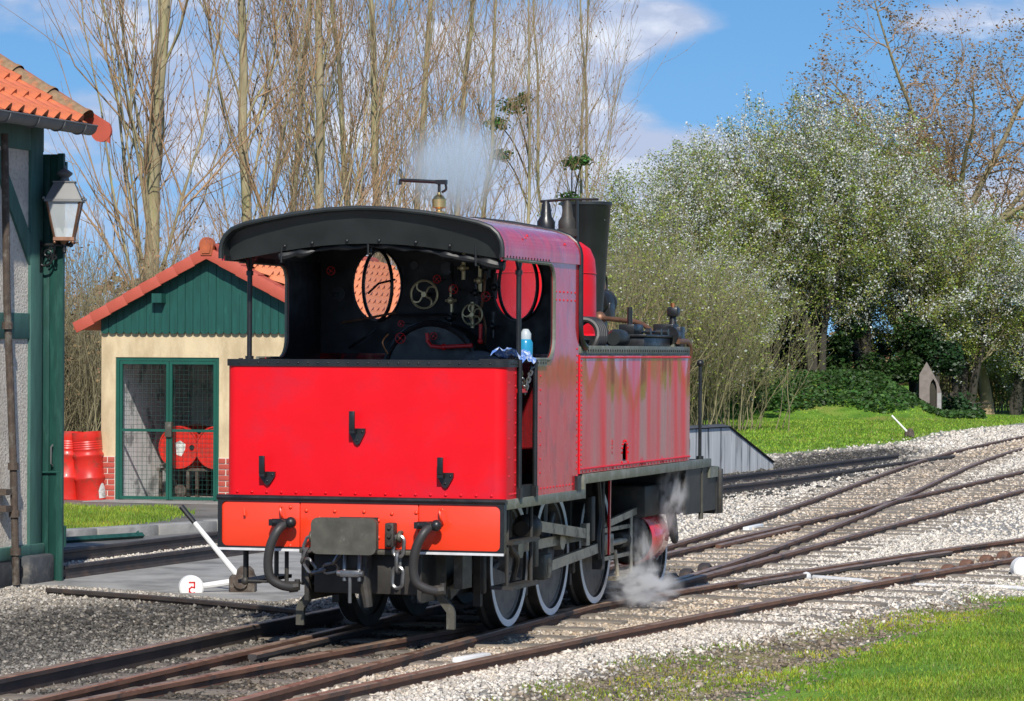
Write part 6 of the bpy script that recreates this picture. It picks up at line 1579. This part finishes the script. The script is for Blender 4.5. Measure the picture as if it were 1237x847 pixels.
# big bare tree behind, still carrying dry seed clusters
t_ = empty('bare_tree', ((1158-CX)/FPX*128, 128, 0), 0, 'large spreading bare tree with dry brown seed clusters behind the blossom', 'tree')
g = np.random.default_rng(55)
P0, R0 = trunkline(g, 7.5, .38, .26, 8, .2, .05)
n = 10; tau = np.linspace(0, 1, n); L1 = []; Q1 = []
for a, el, ln, zb in ((195, 48, 8.5, 5.0), (170, 34, 8.0, 6.0), (184, 22, 6.5, 6.6), (12, 44, 8.5, 5.2), (335, 30, 8.0, 6.0), (90, 50, 7.0, 6.0), (270, 55, 7.5, 6.2), (25, 18, 7.0, 6.2), (210, 62, 9.0, 6.6), (350, 60, 9.0, 6.8), (155, 52, 8, 6.4), (188, 12, 5.0, 7.2)):
    d = np.array([math.cos(R(a))*math.cos(R(el)), math.sin(R(a))*math.cos(R(el)), math.sin(R(el))])
    p = np.array([0, 0, zb]) + d*(ln*tau)[:, None]; p[:, 2] += 1.1*tau - .9*tau**2; p += np.cumsum(g.normal(size=(n, 3))*.13, 0)*tau[:, None]
    L1.append(p); Q1.append(.145*(1-.82*tau))
L1 = np.array(L1); Q1 = np.array(Q1)
L2, Q2 = grow(g, L1, Q1, 15, .15, 1., (30, 75), lambda u, l: .9 + .32*l*(1.1-u), .034, .02, 7, .09)
L3, Q3 = grow(g, L2, Q2, 12, .15, 1., (25, 70), lambda u, l: .35 + .38*l, .024, .03, 5, .10)
L4, Q4 = grow(g, L3, Q3, 3, .3, 1., (25, 70), lambda u, l: .25 + .38*l, .014, 0, 3, .1)
np_mesh('trunk', *tubes(P0, R0, 10), 'bark_poplar', t_, smooth=True); np_mesh('limbs', *join([tubes(L1, Q1, 7)]), 'twig_grey', t_, smooth=True)
np_mesh('crown', *join([tubes(L2, Q2, 4), tubes(L3, Q3, 3), tubes(L4, Q4, 3)]), 'twig_tan', t_)
tp = np.concatenate([L4[:, -1], L3[::2, -1]]); tp = np.repeat(tp[g.random(len(tp)) < .85], 4, 0); tp = tp + g.normal(size=tp.shape)*.10
v, f = leaves(g, tp, .060); np_mesh('seed_clusters', v, f, 'leaf_brown', t_, col=shades(g, len(f), 4, .5, 1.2))
# far woodland that reads as one mass
g = np.random.default_rng(66); N = 16000
p = np.stack([g.uniform(-60, 90, N), 210 + g.uniform(-6, 6, N), 0*g.random(N)], 1); p[:, 2] = g.random(N)*(4.5 + 1.5*np.sin(p[:, 0]*.21) + 1.0*np.sin(p[:, 0]*.73+1))
v, f = leaves(g, p, .34); tag(np_mesh('far_woodland', v, f, 'leaf_brown', None, col=shades(g, N, 4, .4, 1.0, .3)), 'hazy brown woodland along the horizon', 'woodland', kind='stuff')
# little brick gable in the bank
bg_ = empty('brick_gable', ((1124-CX)/FPX*103, 103.0, 0.0), R(-9), 'narrow pointed brick gable with a dark arched niche, set into the bank', 'brick gable')
nz_ = [(-.02, .12), (.20, .12), (.20, .95), (.16, 1.12), (.09, 1.22), (.02, 1.12), (-.02, .95)]
b = MB(); b.plate([(-.34, -.1), (.34, -.1), (.34, .78), (.24, 1.10), (-.12, 1.74), (-.34, 1.35)], [nz_], lambda a, c, d: (a, d, c), 0, .12); b.build('gable_wall', 'brick_pale', bg_)
b = MB(); b.box(.22, .335, -.012, -.004, 0, .78); b.build('whitened_bricks', 'brick_white', bg_)
b = MB(); b.plate([(-.10, .05), (.28, .05), (.28, 1.3), (-.10, 1.3)], [], lambda a, c, d: (a, d, c), .14, .16); b.build('niche_back', 'bark_dark', bg_)
b = MB(); b.plate([(-.34, -.1), (.34, -.1), (.34, .75), (.24, 1.08), (-.12, 1.72), (-.34, 1.33)], [], lambda a, c, d: (a, d, c), .17, .7); b.build('gable_body', 'brick_pale', bg_)
# fallen branches beyond the gable
b = MB(); g2 = random.Random(8); lg = empty('log_pile', ((1155-CX)/FPX*107, 107, 0), 0, 'dark heap of fallen branches beside the brick gable', 'log pile')
for i in range(14):
    b = MB(); x0 = g2.uniform(-.7, .5); z0_ = g2.uniform(.05, .75); b.tube([(x0, g2.uniform(-.3, .3), z0_), (x0+g2.uniform(.3, .7), g2.uniform(-.3, .3), max(.04, z0_+g2.uniform(-.25, .15)))], [.05, .03], 6); b.build('branch', 'bark_dark', lg)

# ------------------------------------------------------------------ grass and stones
def scatter(rng, P, dens):
    x0, y0 = P.min(0); x1, y1 = P.max(0); n = int((x1-x0)*(y1-y0)*dens); return rng.uniform(x0, x1, n), rng.uniform(y0, y1, n)
def blades(name, label, x, y, hgt, wid, rng, yellow):
    n = len(x); a = rng.uniform(0, 2*PI, n); h = hgt*rng.uniform(.4, 1.2, n); lean = rng.normal(size=(n, 2))*.35*h[:, None]
    z = gz(x, y); B = np.stack([x, y, z], 1); s = np.stack([np.cos(a), np.sin(a), 0*a], 1)*wid
    tip = B + np.stack([lean[:, 0], lean[:, 1], h], 1)
    V = np.stack([B - s, B + s, tip], 1).reshape(-1, 3)
    pt = .5 + .5*np.sin(x*2.3 + 1.7*np.sin(y*1.1) + .6*np.sin(x*7))*np.sin(y*1.9 + 1.3*np.sin(x*1.4) + .5*np.sin(y*6))
    c = np.ones((n, 3))*rng.uniform(.55, 1.35, n)[:, None]*(.75 + .5*pt)[:, None]; c[:, 0] *= 1 + yellow*rng.random(n)*(.4 + 1.1*pt); c[:, 2] *= .8
    dead = rng.random(n) < .05 + .10*(pt > .75); c[dead] = np.array([2.0, .95, 2.6])*rng.uniform(.6, 1.1, (dead.sum(), 1))
    o = np_mesh(name, V, np.arange(3*n).reshape(n, 3), 'grass_blade', None, col=np.repeat(c, 3, 0))
    return tag(o, label, 'grass', kind='stuff')
g = np.random.default_rng(31)
box_ = np.array([(1.0, 16.0), (7.5, 31.0)])
x, y = scatter(g, box_, 3800)
cl = np.sin(x*3.1 + np.sin(y*2.3)*1.3)*np.sin(y*2.7 + np.sin(x*1.9)) 
m = sdist(GRASS_NEAR, x, y) + .28*cl + g.normal(size=len(x))*.10
k = (m > 0) & (np.abs(x/y) < .23) & (g.random(len(x)) < np.clip(.10 + m*.75 + .45*cl, 0.04, 1)); k &= sdist(MUD2, x, y) + .1*cl < 0
blades('lawn_grass', 'short bright green lawn grass beside the near track', x[k], y[k], .027, .0046, g, .95)
m2 = (sdist(MUD, x, y) > .05) & (g.random(len(x)) < .10) & (cl > .1)
x3, y3 = scatter(g, np.array([(-1, 17.0), (4.5, 27.0)]), 900); cl3 = np.sin(x3*3.1 + np.sin(y3*2.3)*1.3)*np.sin(y3*2.7 + np.sin(x3*1.9)); k = (sdist(MUD, x3, y3) > 0) & (cl3 > -.05)
blades('weed_tufts', 'mossy tufts on the muddy verge of the ballast', x3[k], y3[k], .028, .006, g, 1.3)
x, y = scatter(g, np.array([(-7.5, 34.0), (-3.0, 42.5)]), 2200); m = sdist(GRASS_LEFT, x, y) + g.normal(size=len(x))*.06; k = m > 0
blades('verge_grass', 'strip of rough green grass in front of the oil store', x[k], y[k], .075, .010, g, .8)
x, y = scatter(g, np.array([(2.0, 66.0), (24.0, 106.0)]), 90); m = sdist(GRASS_FAR, x, y); k = (m > 0) & (x/y > .05) & (x/y < .20)
blades('bank_grass', 'green grass covering the far bank', x[k], y[k], .055, .022, g, .5)
# leafy ground cover on the slope of the bank
n = 26000; x = g.uniform(5.5, 14.5, n); y = g.uniform(99.6, 108, n); k = (gz(x, y) > .28 + .1*np.sin(x*2.1)) | ((x > 12.6) & (y > 101)); x, y = x[k], y[k]
v, f = leaves(g, np.stack([x, y, gz(x, y) + g.random(len(x))*.22], 1), .07)
tag(np_mesh('ground_cover', v, f, 'leaf_green', None, col=shades(g, len(f), 4, .35, 1.3, .2)), 'dark green leafy ground cover on the upper slope of the bank', 'ground cover', kind='stuff')
# crushed stone ballast
g = np.random.default_rng(32)
def stones(x, y, size, col, name, label):
    n = len(x); base = np.array([(1, 0, 0), (-1, 0, 0), (0, 1, 0), (0, -1, 0), (0, 0, 1), (0, 0, -1)], float)
    V = base[None]*g.uniform(.6, 1.25, (n, 6, 1)) + g.normal(size=(n, 6, 3))*.22
    a = g.uniform(0, 2*PI, n); tlt = g.normal(size=n)*.5
    ca, sa = np.cos(a), np.sin(a); ct, s_t = np.cos(tlt), np.sin(tlt)
    X = V[:, :, 0]*ct[:, None] - V[:, :, 2]*s_t[:, None]; Z = V[:, :, 0]*s_t[:, None] + V[:, :, 2]*ct[:, None]; Yv = V[:, :, 1]
    V = np.stack([X*ca[:, None] - Yv*sa[:, None], X*sa[:, None] + Yv*ca[:, None], Z*.72], 2)*size[:, None, None]
    V += np.stack([x, y, gz(x, y) + size*.22], 1)[:, None, :]
    F = np.array([(0, 2, 4), (2, 1, 4), (1, 3, 4), (3, 0, 4), (2, 0, 5), (1, 2, 5), (3, 1, 5), (0, 3, 5)])
    F = (F[None] + 6*np.arange(n)[:, None, None]).reshape(-1, 3)
    o = np_mesh(name, V.reshape(-1, 3), F, 'stone_chip', None, col=np.repeat(col, 6, 0)); return tag(o, label, 'ballast', kind='stuff')
def ballast(x0, x1, y0, y1, dens, smin, smax, name, label):
    n = int((x1-x0)*(y1-y0)*dens); x = g.uniform(x0, x1, n); y = g.uniform(y0, y1, n)
    k = (x/y > -.185) & (x/y < .195); x, y = x[k], y[k]
    gr, dk, md = zones(x, y); s_, t_ = to_st(x, y)
    keep = (gr + g.normal(size=len(x))*.12 < .42) & (g.random(len(x)) > .97*np.clip(md*1.5-.15, 0, 1)) & (sdist(APRON, x, y) < -.03) & (sdist(PAVE, x, y) < -.05)
    keep &= ~((s_ > 38) & (t_ < -14)) & ~((s_ < 27) & (t_ < -12.1)) & (g.random(len(x)) > .45*(dk > .55))
    for tab in (P_C, Q_C, L_C, S_C):
        S = np.array([a for a, b in tab]); T = np.array([b for a, b in tab]); tc_ = np.interp(s_, S, T, left=99, right=99); d = np.abs(np.abs(t_ - tc_) - GA)
        keep &= d > .05
    x, y, dk, md, s_, t_ = x[keep], y[keep], dk[keep], md[keep], s_[keep], t_[keep]
    n = len(x); size = g.uniform(smin, smax, n)*np.where(g.random(n) < .06, 1.5, 1.0)
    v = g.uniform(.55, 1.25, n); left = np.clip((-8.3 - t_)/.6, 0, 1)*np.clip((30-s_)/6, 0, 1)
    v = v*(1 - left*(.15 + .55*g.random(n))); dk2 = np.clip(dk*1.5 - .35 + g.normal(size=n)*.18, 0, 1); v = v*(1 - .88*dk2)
    c = v[:, None]*np.array([1., 1., 1.]); warm = g.random(n)[:, None]; c = c*(np.array([1.0, .97, .92])*(1-warm) + np.array([1.0, .90, .78])*warm)
    tk = np.clip(1.2 - track_dist(x, y)/.75, 0, 1); c = c*(1 - tk[:, None]*np.array([.22, .32, .42])*g.uniform(.4, 1.2, (n, 1)))
    c *= (1 - .45*(md > .6)*g.random(n))[:, None]
    stones(x, y, size, np.clip(c, .04, 1.35), name, label)
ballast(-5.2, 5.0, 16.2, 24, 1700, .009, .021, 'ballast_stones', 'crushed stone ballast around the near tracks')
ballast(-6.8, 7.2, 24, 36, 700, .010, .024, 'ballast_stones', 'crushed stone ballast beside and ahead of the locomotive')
ballast(-5.0, 11.0, 36, 62, 150, .014, .032, 'ballast_stones', 'pale ballast farther along the tracks')
ballast(3.0, 17.0, 62, 92, 45, .030, .055, 'ballast_stones', 'distant pale ballast at the foot of the grassy bank')
x, y = scatter(g, np.array([(-1.5, 17.0), (5.5, 28.0)]), 520); k = (sdist(MUD, x, y) + g.normal(size=len(x))*.12 > 0); x, y = x[k], y[k]; n = len(x)
stones(x, y, g.uniform(.006, .020, n)*np.where(g.random(n) < .05, 2.0, 1.0), np.array([.30, .245, .19])*g.uniform(.5, 1.8, n)[:, None], 'soil_clods', 'crumbs of brown soil on the muddy verge')
# coal lumps by the siding
n = 700; s_ = g.uniform(44, 60, n); t_ = g.normal(size=n)*.6 - 10.6; q = np.array([st(a, c)[:2] for a, c in zip(s_, t_)])
stones(q[:, 0], q[:, 1], g.uniform(.02, .06, n), np.ones((n, 3))*g.uniform(.03, .14, n)[:, None], 'coal_lumps', 'spilt coal along the dark siding')

# ------------------------------------------------------------------ steam
def steam_mat(name, dens, scale, lo, hi, colr):
    m = bpy.data.materials.new(name); m.use_nodes = True; tt = m.node_tree; tt.nodes.clear(); q = NT(tt)
    out = q.n('ShaderNodeOutputMaterial'); pv = q.n('ShaderNodeVolumePrincipled'); pv.inputs['Color'].default_value = (*colr, 1); pv.inputs['Anisotropy'].default_value = 0.2
    tcn = q.n('ShaderNodeTexCoord'); ln = q.n('ShaderNodeVectorMath', operation='LENGTH'); q.l(tcn.outputs['Object'], ln.inputs[0])
    fo = q.n('ShaderNodeMapRange', interpolation_type='SMOOTHSTEP'); fo.inputs['From Min'].default_value = 1.0; fo.inputs['From Max'].default_value = .15; q.l(ln.outputs['Value'], fo.inputs['Value'])
    nz = q.n('ShaderNodeTexNoise'); nz.inputs['Scale'].default_value = scale; nz.inputs['Detail'].default_value = 4; q.l(tcn.outputs['Object'], nz.inputs['Vector'])
    mr_ = q.n('ShaderNodeMapRange', interpolation_type='SMOOTHSTEP'); mr_.inputs['From Min'].default_value = lo; mr_.inputs['From Max'].default_value = hi; q.l(nz.outputs[0], mr_.inputs['Value'])
    a = q.n('ShaderNodeMath', operation='MULTIPLY'); q.l(fo.outputs[0], a.inputs[0]); q.l(mr_.outputs[0], a.inputs[1])
    c = q.n('ShaderNodeMath', operation='MULTIPLY'); q.l(a.outputs[0], c.inputs[0]); c.inputs[1].default_value = dens
    q.l(c.outputs[0], pv.inputs['Density']); q.l(pv.outputs[0], out.inputs['Volume']); MATS[name] = m
steam_mat('steam_thick', 20.0, 3.2, .42, .66, (1.0, 1.0, 1.0))
steam_mat('steam_thin', 14.0, 2.8, .42, .66, (1.0, 1.0, 1.0))
steam_mat('smoke_sky', 5.5, 1.2, .26, .55, (.88, .95, 1.0))
def puff(mat, loc, sc, rot, label, name='steam'):
    b = MB(); b.sphere((0, 0, 0), 1.0, 10); o = b.build(name, mat); o.location = loc; o.scale = sc; o.rotation_euler = rot
    tag(o, label, 'steam', kind='stuff')
def lw(t, s, z): return lp + Vector((t*UY + s*UX, -t*UX + s*UY, z))
puff('steam_thick', lw(.84, 4.0, .24), (.34, .46, .20), (0, 0, 0), 'white steam spreading over the rails under the cylinder')
puff('steam_thin', lw(.80, 4.15, .46), (.13, .16, .36), (0, R(-6), 0), 'white jet of steam rising beside the drain cocks')
puff('steam_thin', lw(.86, 4.75, .85), (.16, .30, .36), (0, R(8), 0), 'thin steam curling up past the cylinder to the footplate')
x = (548-CX)/FPX*33; puff('smoke_sky', (x, 33, CAMH + (HY-200)/FPX*33), (.58, .5, .62), (0, R(25), 0), 'pale smoke drifting above the cab roof behind the whistle', 'smoke')

for o in bpy.data.objects:
    if o.type == 'MESH' and o.name.split('.')[0] in LEAFY: o['kind'] = 'stuff'
